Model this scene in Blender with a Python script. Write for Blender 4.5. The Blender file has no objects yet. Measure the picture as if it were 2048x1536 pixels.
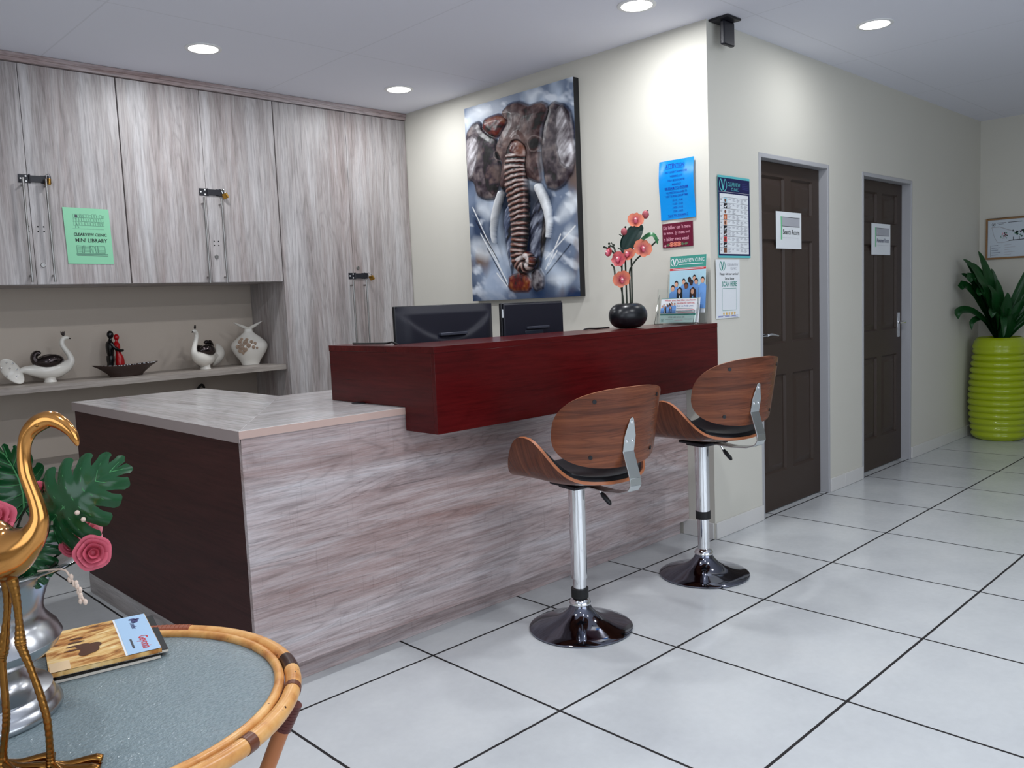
import bpy, bmesh, math, random
import numpy as np
from mathutils import Matrix, Vector
random.seed(7)
C = bpy.context.scene.collection
SC = bpy.context.scene
R = math.radians
PI = math.pi

# ---------------------------------------------------------------- camera
yaw, pitch, roll = R(45.979), R(-5.540), R(-2.381)
f_ = Vector((math.cos(yaw)*math.cos(pitch), math.sin(yaw)*math.cos(pitch), math.sin(pitch)))
r0 = Vector((math.sin(yaw), -math.cos(yaw), 0)); u0 = r0.cross(f_)
r_ = math.cos(roll)*r0 + math.sin(roll)*u0
u_ = -math.sin(roll)*r0 + math.cos(roll)*u0
cd = bpy.data.cameras.new('camera'); cam = bpy.data.objects.new('camera', cd); C.objects.link(cam)
cd.sensor_width = 36; cd.lens = 1662.38*36/2048; cd.clip_start = .05
cam.matrix_world = Matrix(((r_.x, u_.x, -f_.x, -3.7623), (r_.y, u_.y, -f_.y, -2.3822), (r_.z, u_.z, -f_.z, 1.2975), (0, 0, 0, 1)))
SC.camera = cam
# ---------------------------------------------------------------- world, exposure, window daylight
w = bpy.data.worlds.new('World'); SC.world = w; w.use_nodes = True
w.node_tree.nodes['Background'].inputs[0].default_value = (.62, .72, .9, 1)
w.node_tree.nodes['Background'].inputs[1].default_value = 1.0
SC.view_settings.view_transform = 'Standard'; SC.view_settings.look = 'None'
SC.view_settings.gamma = 1; SC.view_settings.exposure = -0.28
H = 2.678
def area(name, loc, target, sx, sy, power, col, shape='RECTANGLE', spread=PI):
    l = bpy.data.lights.new(name, 'AREA'); l.shape = shape; l.size = sx; l.size_y = sy
    l.energy = power; l.color = col; l.spread = spread
    o = bpy.data.objects.new(name, l); C.objects.link(o); o.location = loc
    o.rotation_euler = (Vector(target)-Vector(loc)).to_track_quat('-Z', 'Y').to_euler()
    return o
area('window_daylight', (-1.9, -5.05, 1.45), (-1.9, 0, 1.0), 4.2, 2.0, 64, (.86, .93, 1))
area('side_window_daylight', (-5.6, -2.6, 1.5), (0, -2.4, 1.2), 3.0, 1.7, 30, (.86, .93, 1))

# ---------------------------------------------------------------- materials
def s(r, g, b):
    return tuple(((c/255)/12.92 if c/255 <= .04045 else ((c/255+.055)/1.055)**2.4) for c in (r, g, b)) + (1,)
MC = {}
def mat(name, col=(.5, .5, .5, 1), rough=.5, metal=0, spec=.5, coat=0, trans=0, ior=1.45, emit=None, es=0, attr=False):
    if name in MC: return MC[name]
    m = bpy.data.materials.new(name); m.use_nodes = True; MC[name] = m
    b = m.node_tree.nodes['Principled BSDF']
    b.inputs['Base Color'].default_value = col; b.inputs['Roughness'].default_value = rough
    b.inputs['Metallic'].default_value = metal; b.inputs['Specular IOR Level'].default_value = spec
    b.inputs['Coat Weight'].default_value = coat; b.inputs['Transmission Weight'].default_value = trans
    b.inputs['IOR'].default_value = ior
    if emit: b.inputs['Emission Color'].default_value = emit; b.inputs['Emission Strength'].default_value = es
    if attr:
        a = m.node_tree.nodes.new('ShaderNodeVertexColor'); a.layer_name = 'Col'
        m.node_tree.links.new(a.outputs[0], b.inputs['Base Color'])
    return m
class NT:
    def __init__(s_, m): s_.t = m.node_tree; s_.b = s_.t.nodes['Principled BSDF']
    def n(s_, typ, **k):
        n = s_.t.nodes.new('ShaderNode'+typ)
        for a, v in k.items(): setattr(n, a, v)
        return n
    def l(s_, a, b): s_.t.links.new(a, b)
    def noise(s_, vec, scale, detail=3, rough=.55, dist=0):
        n = s_.n('TexNoise'); n.inputs['Scale'].default_value = scale; n.inputs['Detail'].default_value = detail
        n.inputs['Roughness'].default_value = rough; n.inputs['Distortion'].default_value = dist
        s_.l(vec, n.inputs['Vector']); return n.outputs['Fac']
    def mapping(s_, sc, src='Object', loc=(0, 0, 0)):
        t = s_.n('TexCoord'); m = s_.n('Mapping'); m.inputs['Scale'].default_value = sc; m.inputs['Location'].default_value = loc
        s_.l(t.outputs[src], m.inputs['Vector']); return m.outputs[0]
    def ramp(s_, fac, stops):
        r = s_.n('ValToRGB'); e = r.color_ramp.elements
        while len(e) < len(stops): e.new(.5)
        for x, (p, c) in zip(e, stops): x.position = p; x.color = c
        s_.l(fac, r.inputs[0]); return r.outputs[0]
    def mix(s_, a, b, fac, mode='MIX'):
        m = s_.n('Mix', data_type='RGBA', blend_type=mode)
        for v, i in ((fac, 0), (a, 6), (b, 7)):
            if hasattr(v, 'is_output'): s_.l(v, m.inputs[i])
            else: m.inputs[i].default_value = v
        return m.outputs[2]
    def math(s_, op, a, b=0):
        m = s_.n('Math', operation=op)
        for v, i in ((a, 0), (b, 1)):
            if hasattr(v, 'is_output'): s_.l(v, m.inputs[i])
            else: m.inputs[i].default_value = v
        return m.outputs[0]
    def bump(s_, h, strength=.1, dist=.01):
        b = s_.n('Bump'); b.inputs['Strength'].default_value = strength; b.inputs['Distance'].default_value = dist
        s_.l(h, b.inputs['Height']); s_.l(b.outputs[0], s_.b.inputs['Normal'])
def g(v): return (v, v, v, 1)
def wood(name, axis, dark, mid, light, rough=.45, band=9, fine=110, crack=.35, cross=0, bump=.06, al=.55, spec=.5, warm=None, rings=11, ring=.2, flat=None):
    m = mat(name, mid, rough, spec=spec); t = NT(m)
    def sc(along, across): return tuple(along if i == axis or i == flat else across for i in range(3))
    a = t.noise(t.mapping(sc(al*1.5, band)), 1, 9, .8, .5)
    b = t.noise(t.mapping(sc(al*.8, band*.3), loc=(3, 1, 2)), 1, 4, .55, .8)
    f2 = t.noise(t.mapping(sc(al*9, fine)), 1, 4, .7, .3)
    c = t.ramp(a, [(.36, dark), (.5, mid), (.63, light)])
    d = t.ramp(b, [(.36, warm or dark), (.52, mid), (.66, light)])
    col = t.mix(c, d, .45)
    col = t.mix(col, t.ramp(f2, [(.36, g(.72)), (.5, g(.98)), (.62, g(1.10))]), .8, 'MULTIPLY')
    k = t.noise(t.mapping(sc(al*2.6, band*6), loc=(7, 3, 1)), 1, 3, .6, .6)
    col = t.mix(col, t.ramp(k, [(.30, g(1-crack)), (.36, g(1))]), 1, 'MULTIPLY')
    r1 = t.noise(t.mapping(sc(al*.9, band*.42), loc=(5, 8, 2)), 1, 2, .5, .3)
    r2 = t.math('ABSOLUTE', t.math('SUBTRACT', t.math('FRACT', t.math('MULTIPLY', r1, rings)), .5))
    rl = t.mix(t.ramp(r2, [(.02, g(1-ring)), (.16, g(1)), (.5, g(1+ring*.25))]), g(1), t.math('MULTIPLY', a, .9))
    col = t.mix(col, rl, 1, 'MULTIPLY')
    if cross:
        kk = t.noise(t.mapping(sc(160, 9.0), loc=(1, 5, 1)), 1, 2, .5)
        col = t.mix(col, t.ramp(kk, [(.27, g(1-cross)), (.36, g(1))]), 1, 'MULTIPLY')
    t.l(col, t.b.inputs['Base Color']); t.bump(f2, bump, .003)
    return m
wd, wm, wl = s(126, 116, 115), s(170, 163, 162), s(200, 198, 200); ww = s(148, 130, 126)
oakZ = wood('whitewashed_oak_vertical', 2, wd, wm, wl, .42, 13, 130, .3, warm=ww, rings=20, ring=.24)
oakX = wood('whitewashed_oak_horizontal', 0, s(140, 112, 108), s(180, 163, 162), s(206, 200, 203), .45, 15, 150, .42, .13, al=.7, warm=s(150, 122, 117), rings=24, ring=.30)
oakTX = wood('whitewashed_oak_top', 0, s(156, 147, 146), s(188, 183, 182), s(210, 209, 210), .18, 8)
oakTY = wood('whitewashed_oak_return_top', 1, s(156, 147, 146), s(188, 183, 182), s(210, 209, 210), .18, 8)
oakY = wood('whitewashed_oak_side', 1, wd, wm, wl, .42, 9)
edgeP = mat('edge_band_pink', s(196, 168, 158), .45)
edgeG = mat('edge_band_grey', s(160, 146, 144), .45)
mahX = wood('mahogany_laminate', 0, s(62, 8, 10), s(78, 13, 15), s(90, 20, 20), .22, 10, 90, .2, spec=.3)
mahY = wood('mahogany_laminate_side', 1, s(58, 10, 12), s(72, 15, 17), s(84, 22, 22), .22, 10, 90, .2, spec=.3)
wenge = wood('dark_wenge_laminate', 1, s(52, 25, 25), s(62, 31, 30), s(70, 39, 37), .5, 14, 150, .2, spec=.22)
shelfM = wood('shelf_laminate', 0, s(140, 130, 124), s(164, 155, 147), s(180, 172, 165), .4, 9)
walnut, walnut_seat = [wood(nm_, 0, s(64, 31, 19), s(106, 56, 34), s(138, 80, 51), .27, 30, 240, .28, al=.9, warm=s(84, 41, 25), rings=14, ring=.42, flat=fl_) for nm_, fl_ in (('walnut_veneer', 1), ('walnut_seat_veneer', 2))]
walnut_edge = mat('walnut_ply_edge', s(170, 105, 70), .35)
def wallmat(name, col, sc=30, bump=.05):
    m = mat(name, col, .75, spec=.25); t = NT(m)
    n = t.noise(t.mapping((1, 1, 1)), 260, 3); n2 = t.noise(t.mapping((1, 1, 1)), 1.3, 2)
    t.l(t.mix(col, tuple(c*.94 for c in col[:3])+(1,), n2), t.b.inputs['Base Color']); t.bump(n, bump, .004); return m
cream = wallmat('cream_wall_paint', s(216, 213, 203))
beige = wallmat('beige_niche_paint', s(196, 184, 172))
white_ceiling = mat('white_ceiling_board', s(232, 233, 243), .85, spec=.2)
t = NT(white_ceiling)
ge = t.n('NewGeometry'); sx = t.n('SeparateXYZ'); t.l(ge.outputs['Position'], sx.inputs[0])
def gridmask(t, v, off, per, wd_):
    fr = t.math('FRACT', t.math('DIVIDE', t.math('SUBTRACT', v, off), per))
    return t.math('GREATER_THAN', t.math('ABSOLUTE', t.math('SUBTRACT', fr, .5)), .5-wd_/(2*per))
mk = t.math('MAXIMUM', gridmask(t, sx.outputs[0], .15, 1.255, .008), gridmask(t, sx.outputs[1], -.19, 1.705, .008))
t.l(t.mix(s(232, 233, 243), s(222, 223, 232), mk), t.b.inputs['Base Color']); t.bump(mk, .12, .002)
tile = mat('pale_floor_tile', s(214, 216, 216), .2, spec=.5); t = NT(tile)
ge = t.n('NewGeometry'); sx = t.n('SeparateXYZ'); t.l(ge.outputs['Position'], sx.inputs[0])
mk = t.math('MAXIMUM', gridmask(t, sx.outputs[0], .0057, .6426, .0095), gridmask(t, sx.outputs[1], .0071, .6426, .0095))
n1 = t.noise(ge.outputs['Position'], 2.6, 5, .6); n2 = t.noise(ge.outputs['Position'], 38, 3, .6)
tc = t.mix(t.ramp(n1, [(.3, s(194, 197, 200)), (.55, s(203, 206, 208)), (.75, s(208, 210, 211))]), t.ramp(n2, [(.35, g(.97)), (.65, g(1.02))]), .6, 'MULTIPLY')
t.l(t.mix(tc, s(26, 23, 25), mk), t.b.inputs['Base Color'])
t.l(t.math('ADD', t.math('MULTIPLY', mk, .5), t.math('ADD', .20, t.math('MULTIPLY', n2, .08))), t.b.inputs['Roughness'])
t.bump(t.math('SUBTRACT', 1, mk), .3, .002)
skirt = mat('skirting_tile', s(218, 216, 214), .3)
steel_paint = mat('grey_painted_steel', s(178, 178, 182), .4)
door_brown = mat('brown_door_paint', s(60, 48, 42), .45, spec=.35)
chrome = mat('chrome', (.82, .83, .85, 1), .06, 1)
brushed = mat('brushed_steel', (.33, .32, .31, 1), .3, 1)
dark_nickel = mat('dark_polished_nickel', (.20, .21, .26, 1), .07, 1)
plate_steel = mat('zinc_plate', (.66, .70, .71, 1), .25, 1)
black_pl = mat('black_plastic', (.006, .006, .009, 1), .38)
black_sheen = mat('black_satin_plastic', (.008, .008, .016, 1), .48, spec=.35)
black_leather = mat('black_leather', (.005, .005, .007, 1), .36, spec=.35)
black_metal = mat('black_painted_metal', s(26, 26, 34), .4)
rubber = mat('black_rubber', (.008, .008, .008, 1), .5)
brass = mat('brass', s(196, 150, 70), .22, 1)
white_pl = mat('white_plastic', s(235, 235, 235), .4)
gap = mat('dark_gap', (.01, .009, .009, 1), .8)
paper = mat('white_paper', s(232, 236, 240), .5)
ink = mat('black_ink', s(22, 22, 28), .6)
gold = mat('polished_gold_brass', s(212, 150, 84), .15, 1)
oldgold = mat('aged_gold_brass', s(150, 105, 52), .25, 1)
silver = mat('polished_aluminium', (.50, .51, .53, 1), .24, 1)
ceramic = mat('white_glazed_ceramic', s(226, 222, 214), .18, coat=.3)
dark_chrome = mat('dark_metallic_glaze', s(70, 62, 62), .12, .85)
gloss_black = mat('black_glazed_figure', s(10, 10, 12), .18)
gloss_red = mat('red_glazed_figure', s(176, 12, 20), .2)
lime = mat('lime_green_glaze', s(166, 184, 24), .16, coat=.4)
leafD = mat('dark_green_leaf', s(22, 70, 30), .32)
leafM = mat('monstera_green_leaf', s(20, 74, 38), .25, coat=.2)
leaf_vein = mat('pale_leaf_vein', s(70, 140, 84), .4)
stemG = mat('dark_green_stem', s(28, 38, 22), .5)
soil = mat('dark_soil', s(30, 24, 20), .9)
rose_pink = mat('dusty_pink_rose', s(206, 92, 112), .5)
rose_pale = mat('pale_pink_rose', s(222, 128, 140), .5)
berry_red = mat('red_berry', s(170, 16, 28), .25)
bud_cream = mat('cream_bud', s(228, 206, 190), .5)
colM = mat('painted_colours', rough=.5, attr=True)
petalM = mat('orchid_petal', rough=.45, attr=True)
canvas_black = mat('black_canvas_edge', s(18, 18, 22), .5)
acrylic = mat('clear_acrylic', (.93, .96, .96, 1), .03, trans=1, ior=1.3)
frame_wood = mat('oak_picture_frame', s(150, 112, 72), .4)
rattan = mat('rattan_cane', s(212, 150, 86), .28); t = NT(rattan)
n1 = t.noise(t.mapping((1, 1, 1)), 14, 4, .6); n2 = t.noise(t.mapping((1, 1, 1)), 60, 2)
t.l(t.mix(t.ramp(n1, [(.3, s(176, 108, 58)), (.5, s(218, 158, 92)), (.7, s(234, 186, 122))]), t.ramp(n2, [(.27, s(70, 40, 22)), (.31, g(1))]), 1, 'MULTIPLY'), t.b.inputs['Base Color'])
rattan_bind = mat('brown_cane_binding', s(106, 60, 40), .35)
rattan_red = mat('reddish_cane_binding', s(150, 82, 56), .35)
rattan_burn = mat('burnt_cane', s(52, 28, 20), .3)
rattan_leg = mat('rattan_leg', s(186, 116, 72), .35)
glassT = mat('pebbled_glass', s(136, 152, 157), .08, trans=.15, ior=1.5); t = NT(glassT)
n1 = t.noise(t.mapping((1, 1, 1)), 170, 2, .5); t.bump(n1, .45, .005)
t.l(t.ramp(n1, [(.3, s(128, 145, 151)), (.7, s(144, 160, 165))]), t.b.inputs['Base Color'])
lampE = mat('lit_lamp_lens', g(1), .5, emit=(1, .985, .95, 1), es=9)

# ---------------------------------------------------------------- mesh helpers
WM = {}
class G:
    def __init__(s_): s_.v = []; s_.f = []; s_.m = []; s_.c = []
    def add(s_, vs, fs, mi=0, cols=None):
        o = len(s_.v); s_.v += [tuple(v) for v in vs]; s_.f += [tuple(i+o for i in q) for q in fs]; s_.m += [mi]*len(fs)
        s_.c += (cols if cols else [(1, 1, 1)]*len(vs)); return s_
    def box(s_, a, b, mi=0):
        x0, y0, z0 = a; x1, y1, z1 = b
        return s_.add([(x0, y0, z0), (x1, y0, z0), (x1, y1, z0), (x0, y1, z0), (x0, y0, z1), (x1, y0, z1), (x1, y1, z1), (x0, y1, z1)],
                      [(0, 3, 2, 1), (4, 5, 6, 7), (0, 1, 5, 4), (1, 2, 6, 5), (2, 3, 7, 6), (3, 0, 4, 7)], mi)
    def grid(s_, fn, nu, nv, mi=0, col=None, flip=False):
        vs = [fn(i/nu, j/nv) for j in range(nv+1) for i in range(nu+1)]
        cs = [col(i/nu, j/nv) for j in range(nv+1) for i in range(nu+1)] if col else None
        k = nu+1
        fs = [(j*k+i, j*k+i+1, (j+1)*k+i+1, (j+1)*k+i) for j in range(nv) for i in range(nu)]
        if flip: fs = [q[::-1] for q in fs]
        return s_.add(vs, fs, mi, cs)
    def lathe(s_, prof, c=(0, 0, 0), n=40, sx=1, sy=1, mi=0, caps=True):
        vs = [(c[0]+r*sx*math.cos(2*PI*i/n), c[1]+r*sy*math.sin(2*PI*i/n), c[2]+z) for r, z in prof for i in range(n)]
        fs = [(j*n+i, j*n+(i+1) % n, (j+1)*n+(i+1) % n, (j+1)*n+i) for j in range(len(prof)-1) for i in range(n)]
        if caps:
            if prof[0][0] > 1e-5: fs.append(tuple(range(n))[::-1])
            if prof[-1][0] > 1e-5: fs.append(tuple((len(prof)-1)*n+i for i in range(n)))
        return s_.add(vs, fs, mi)
    def tube(s_, pts, rad, n=10, mi=0, closed=False, flat=1, caps=True):
        P = [Vector(p) for p in pts]; k = len(P)
        rs = rad if isinstance(rad, (list, tuple)) else [rad]*k
        vs = []; up = None
        for i in range(k):
            a = P[(i-1) % k] if (closed or i) else P[0]; b = P[(i+1) % k] if (closed or i < k-1) else P[-1]
            d = (b-a).normalized()
            if up is None: up = Vector((0, 0, 1)) if abs(d.z) < .9 else Vector((1, 0, 0))
            x = d.cross(up).normalized(); up = x.cross(d).normalized()
            for j in range(n):
                t_ = 2*PI*j/n; vs.append(P[i]+(x*math.cos(t_)+up*math.sin(t_)*flat)*rs[i])
        fs = []
        for i in range(k if closed else k-1):
            for j in range(n):
                fs.append((i*n+j, i*n+(j+1) % n, ((i+1) % k)*n+(j+1) % n, ((i+1) % k)*n+j))
        if not closed and caps: fs += [tuple(range(n))[::-1], tuple((k-1)*n+j for j in range(n))]
        return s_.add(vs, fs, mi)
    def ball(s_, c, r, n=16, mi=0):
        rx, ry, rz = r if isinstance(r, (tuple, list)) else (r, r, r)
        pr = [(math.sin(PI*j/n), -math.cos(PI*j/n)) for j in range(n+1)]
        vs = []; 
        for a, b in pr:
            for i in range(n): vs.append((c[0]+rx*a*math.cos(2*PI*i/n), c[1]+ry*a*math.sin(2*PI*i/n), c[2]+rz*b))
        fs = [(j*n+i, j*n+(i+1) % n, (j+1)*n+(i+1) % n, (j+1)*n+i) for j in range(n) for i in range(n)]
        return s_.add(vs, fs, mi)
    def prism(s_, poly, fn, d0, d1, mi=0):
        k = len(poly); vs = [fn(p, d0) for p in poly]+[fn(p, d1) for p in poly]
        fs = [tuple(range(k))[::-1], tuple(range(k, 2*k))]+[(i, (i+1) % k, k+(i+1) % k, k+i) for i in range(k)]
        return s_.add(vs, fs, mi)
    def xf(s_, M): s_.v = [tuple(M @ Vector(v)) for v in s_.v]; return s_
    def build(s_, name, mats, parent=None, loc=None, bevel=0, smooth=35, local=False, seg=2, weld=True):
        if not isinstance(mats, (list, tuple)): mats = [mats]
        if parent is not None and not local:
            I = WM[parent.name].inverted(); vs = [I @ Vector(v) for v in s_.v]
        elif loc is not None: vs = [Vector(v)-Vector(loc) for v in s_.v]
        else: vs = [Vector(v) for v in s_.v]
        me = bpy.data.meshes.new(name); me.from_pydata([tuple(v) for v in vs], [], s_.f)
        for m in mats: me.materials.append(m)
        me.polygons.foreach_set('material_index', s_.m)
        if any(c != (1, 1, 1) for c in s_.c):
            at = me.color_attributes.new('Col', 'FLOAT_COLOR', 'POINT')
            at.data.foreach_set('color', [x for c in s_.c for x in (c[0], c[1], c[2], 1)])
        bm = bmesh.new(); bm.from_mesh(me)
        if weld: bmesh.ops.remove_doubles(bm, verts=bm.verts, dist=1e-5)
        bmesh.ops.recalc_face_normals(bm, faces=bm.faces); bm.to_mesh(me); bm.free()
        if smooth:
            me.polygons.foreach_set('use_smooth', [True]*len(me.polygons)); me.set_sharp_from_angle(angle=R(smooth))
        o = bpy.data.objects.new(name, me); C.objects.link(o)
        if parent is not None: o.parent = parent; WM[o.name] = WM[parent.name]
        else:
            if loc is not None: o.location = loc
            WM[o.name] = Matrix.Translation(loc or (0, 0, 0))
        if bevel:
            b = o.modifiers.new('bevel', 'BEVEL'); b.width = bevel; b.segments = seg; b.limit_method = 'ANGLE'; b.angle_limit = R(40)
        return o
def tag(o, label, cat, group=None):
    o['label'] = label; o['category'] = cat
    if group: o['group'] = group
    return o
def thing(name, label, cat, loc=(0, 0, 0), rz=0, group=None):
    o = bpy.data.objects.new(name, None); C.objects.link(o); o.location = loc; o.rotation_euler = (0, 0, rz)
    o.empty_display_size = .1; WM[o.name] = Matrix.Translation(loc) @ Matrix.Rotation(rz, 4, 'Z')
    return tag(o, label, cat, group)
def struct(o): o['kind'] = 'structure'; return o
def spline(pts, k=6):
    P = [np.array(p, float) for p in pts]; out = []
    for i in range(len(P)-1):
        a = P[max(i-1, 0)]; b = P[i]; c = P[i+1]; d = P[min(i+2, len(P)-1)]
        for j in range(k):
            t_ = j/k; out.append(.5*((2*b)+(c-a)*t_+(2*a-5*b+4*c-d)*t_*t_+(3*b-a-3*c+d)*t_**3))
    out.append(P[-1]); return out

# lettering: built-in font, turned into mesh triangles
TC = {}
def glyphs(txt, bold=0, shear=0):
    k = (txt, bold, shear)
    if k in TC: return TC[k]
    cu = bpy.data.curves.new('tmp', 'FONT'); cu.body = txt; cu.offset = bold; cu.shear = shear; cu.resolution_u = 2
    o = bpy.data.objects.new('tmp', cu); C.objects.link(o)
    dg = bpy.context.evaluated_depsgraph_get(); me = bpy.data.meshes.new_from_object(o.evaluated_get(dg))
    v = [(p.co.x, p.co.y) for p in me.vertices]; fc = [tuple(p.vertices) for p in me.polygons]
    bpy.data.objects.remove(o); bpy.data.curves.remove(cu); bpy.data.meshes.remove(me)
    xs = [p[0] for p in v]; ys = [p[1] for p in v]
    TC[k] = (v, fc, min(xs), max(xs), min(ys), max(ys)); return TC[k]
class Sheet:
    """a flat print: x to the right and y down from its top-left corner, in metres"""
    def __init__(s_, O, U, V, bend=None):
        s_.O = Vector(O); s_.U = Vector(U).normalized(); s_.V = Vector(V).normalized(); s_.N = s_.V.cross(s_.U).normalized()
        s_.bend = bend or (lambda x, y: 0); s_.g = G(); s_.mats = []
    def P(s_, x, y, d=0): return s_.O+s_.U*x+s_.V*y+s_.N*(d+s_.bend(x, y))
    def mi(s_, m):
        if m not in s_.mats: s_.mats.append(m)
        return s_.mats.index(m)
    def rect(s_, x, y, w_, h_, m, L=1, n=4):
        s_.g.grid(lambda a, b: s_.P(x+a*w_, y+b*h_, L*.0004), n, n, s_.mi(m)); return s_
    def poly(s_, pts, m, L=1):
        s_.g.add([s_.P(x, y, L*.0004) for x, y in pts], [tuple(range(len(pts)))], s_.mi(m)); return s_
    def disc(s_, x, y, rx, ry, m, L=1, n=20):
        return s_.poly([(x+rx*math.cos(2*PI*i/n), y+ry*math.sin(2*PI*i/n)) for i in range(n)], m, L)
    def line(s_, pts, wd_, m, L=1):
        for (x0, y0), (x1, y1) in zip(pts, pts[1:]):
            d = math.hypot(x1-x0, y1-y0) or 1; nx, ny = -(y1-y0)/d*wd_/2, (x1-x0)/d*wd_/2
            s_.poly([(x0+nx, y0+ny), (x1+nx, y1+ny), (x1-nx, y1-ny), (x0-nx, y0-ny)], m, L)
        return s_
    def ring(s_, x, y, rx, ry, wd_, m, a0=0, a1=360, L=1, n=24):
        return s_.line([(x+rx*math.cos(R(a0+(a1-a0)*i/n)), y+ry*math.sin(R(a0+(a1-a0)*i/n))) for i in range(n+1)], wd_, m, L)
    def text(s_, txt, x, y, w_, h_, m, bold=0, L=2, shear=0):
        """fills the box x, y, w_, h_ (top-left corner) with the letters"""
        v, fc, x0, x1, y0, y1 = glyphs(txt, bold, shear)
        s_.g.add([s_.P(x+(a-x0)/(x1-x0)*w_, y+h_-(b-y0)/(y1-y0)*h_, L*.0004) for a, b in v], fc, s_.mi(m)); return s_
    def logo(s_, x, y, r, m, L=2):
        s_.line([(x-r*.42, y-r*.75), (x, y+r*.8)], r*.3, m, L); s_.line([(x+r*.42, y-r*.75), (x, y+r*.8)], r*.22, m, L)
        s_.ring(x, y, r, r, r*.16, m, 105, 240, L); s_.ring(x, y, r, r, r*.16, m, -60, 75, L); return s_
    def build(s_, name, parent): return s_.g.build(name, s_.mats, parent, smooth=0, weld=False)
def sheet_mesh(sh, w_, h_, m, name, loc, th=.0012, n=10):
    gg = G(); f1 = lambda a, b: sh.P(a*w_, b*h_, 0); f2 = lambda a, b: sh.P(a*w_, b*h_, -th)
    gg.grid(f1, n, n); gg.grid(f2, n, n)
    for e in range(4):
        q = [(lambda t: (t, 0)), (lambda t: (1, t)), (lambda t: (1-t, 1)), (lambda t: (0, 1-t))][e]
        gg.grid(lambda a, b: (f1 if b < .5 else f2)(*q(a)), n, 1)
    return gg.build(name, m, None, loc, smooth=50)

# ================================================================ ROOM
XE = 4.24; YB = 2.97; XW = -5.75; YS = -5.2
struct(G().box((XW-.1, YS-.1, -.1), (XE+.1, YB+.1, 0)).build('floor', tile, smooth=0))
struct(G().box((XW-.1, YS-.1, H), (XE+.1, YB+.1, H+.1)).build('ceiling', white_ceiling, smooth=0))
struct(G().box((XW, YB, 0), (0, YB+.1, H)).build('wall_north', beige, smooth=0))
struct(G().box((0, 0, 0), (.12, YB, H)).build('wall_reception', cream, smooth=0))
D1 = (.497, 1.3555); D2 = (1.842, 2.7105); HD = 2.07
gw = G()
for a, b in ((.12, D1[0]), (D1[1], D2[0]), (D2[1], XE)): gw.box((a, 0, 0), (b, .12, H))
for a, b in (D1, D2): gw.box((a, 0, HD), (b, .12, H))
struct(gw.build('wall_corridor', cream, smooth=0))
struct(G().box((XE, YS, 0), (XE+.1, .12, H)).build('wall_end', cream, smooth=0))
# street side: two glazed fronts let the day in
gs = G().box((XW, YS-.1, 0), (XE, YS, .4)).box((XW, YS-.1, 2.5), (XE, YS, H)).box((XW, YS-.1, .4), (-4.1, YS, 2.5)).box((.4, YS-.1, .4), (XE, YS, 2.5))
struct(gs.build('wall_south', cream, smooth=0))
gs = G().box((XW-.1, YS, 0), (XW, YB, .6)).box((XW-.1, YS, 2.4), (XW, YB, H)).box((XW-.1, YS, .6), (XW, -4.2, 2.4)).box((XW-.1, -1.0, .6), (XW, YB, 2.4))
struct(gs.build('wall_west', cream, smooth=0))
def glazed(name, fn, L, h0, h1, n):
    gg = G()
    for i in range(n+1): gg.box(fn(i*L/n-.03, h0, -.04), fn(i*L/n+.03, h1, .04))
    gg.box(fn(0, h0, -.04), fn(L, h0+.06, .04)).box(fn(0, h1-.06, -.04), fn(L, h1, .04))
    o = struct(gg.build(name, black_metal, smooth=0))
    G().box(fn(0, h0+.02, -.004), fn(L, h1-.02, .004)).build('pane', acrylic, o, smooth=0)
glazed('window_1', lambda a, z, d: (-4.1+a, YS-.05+d, z), 4.5, .4, 2.5, 3)
glazed('window_2', lambda a, z, d: (XW-.05+d, -4.2+a, z), 3.2, .6, 2.4, 2)
# skirting tiles
def skirting(name, fn, runs, hgt=.088):
    gg = G()
    for a, b, joints in runs:
        e = [a]+joints+[b]
        for p, q in zip(e, e[1:]): gg.box(fn(p+.0015, 0), fn(q-.0015, .011, hgt))
    struct(gg.build(name, skirt, bevel=.002))
skirting('baseboard_corridor', lambda x, d, z=.001: (x, -d, z), [(0.0, D1[0], []), (D1[1], D2[0], [1.56]), (D2[1], XE-.012, [3.3, 3.93])])
skirting('baseboard_reception', lambda y, d, z=.001: (-d, y, z), [(0.003, .196, [])])
skirting('baseboard_end', lambda y, d, z=.001: (XE-d, y, z), [(-2.6, -.003, [-.6, -1.25, -1.9])])

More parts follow.
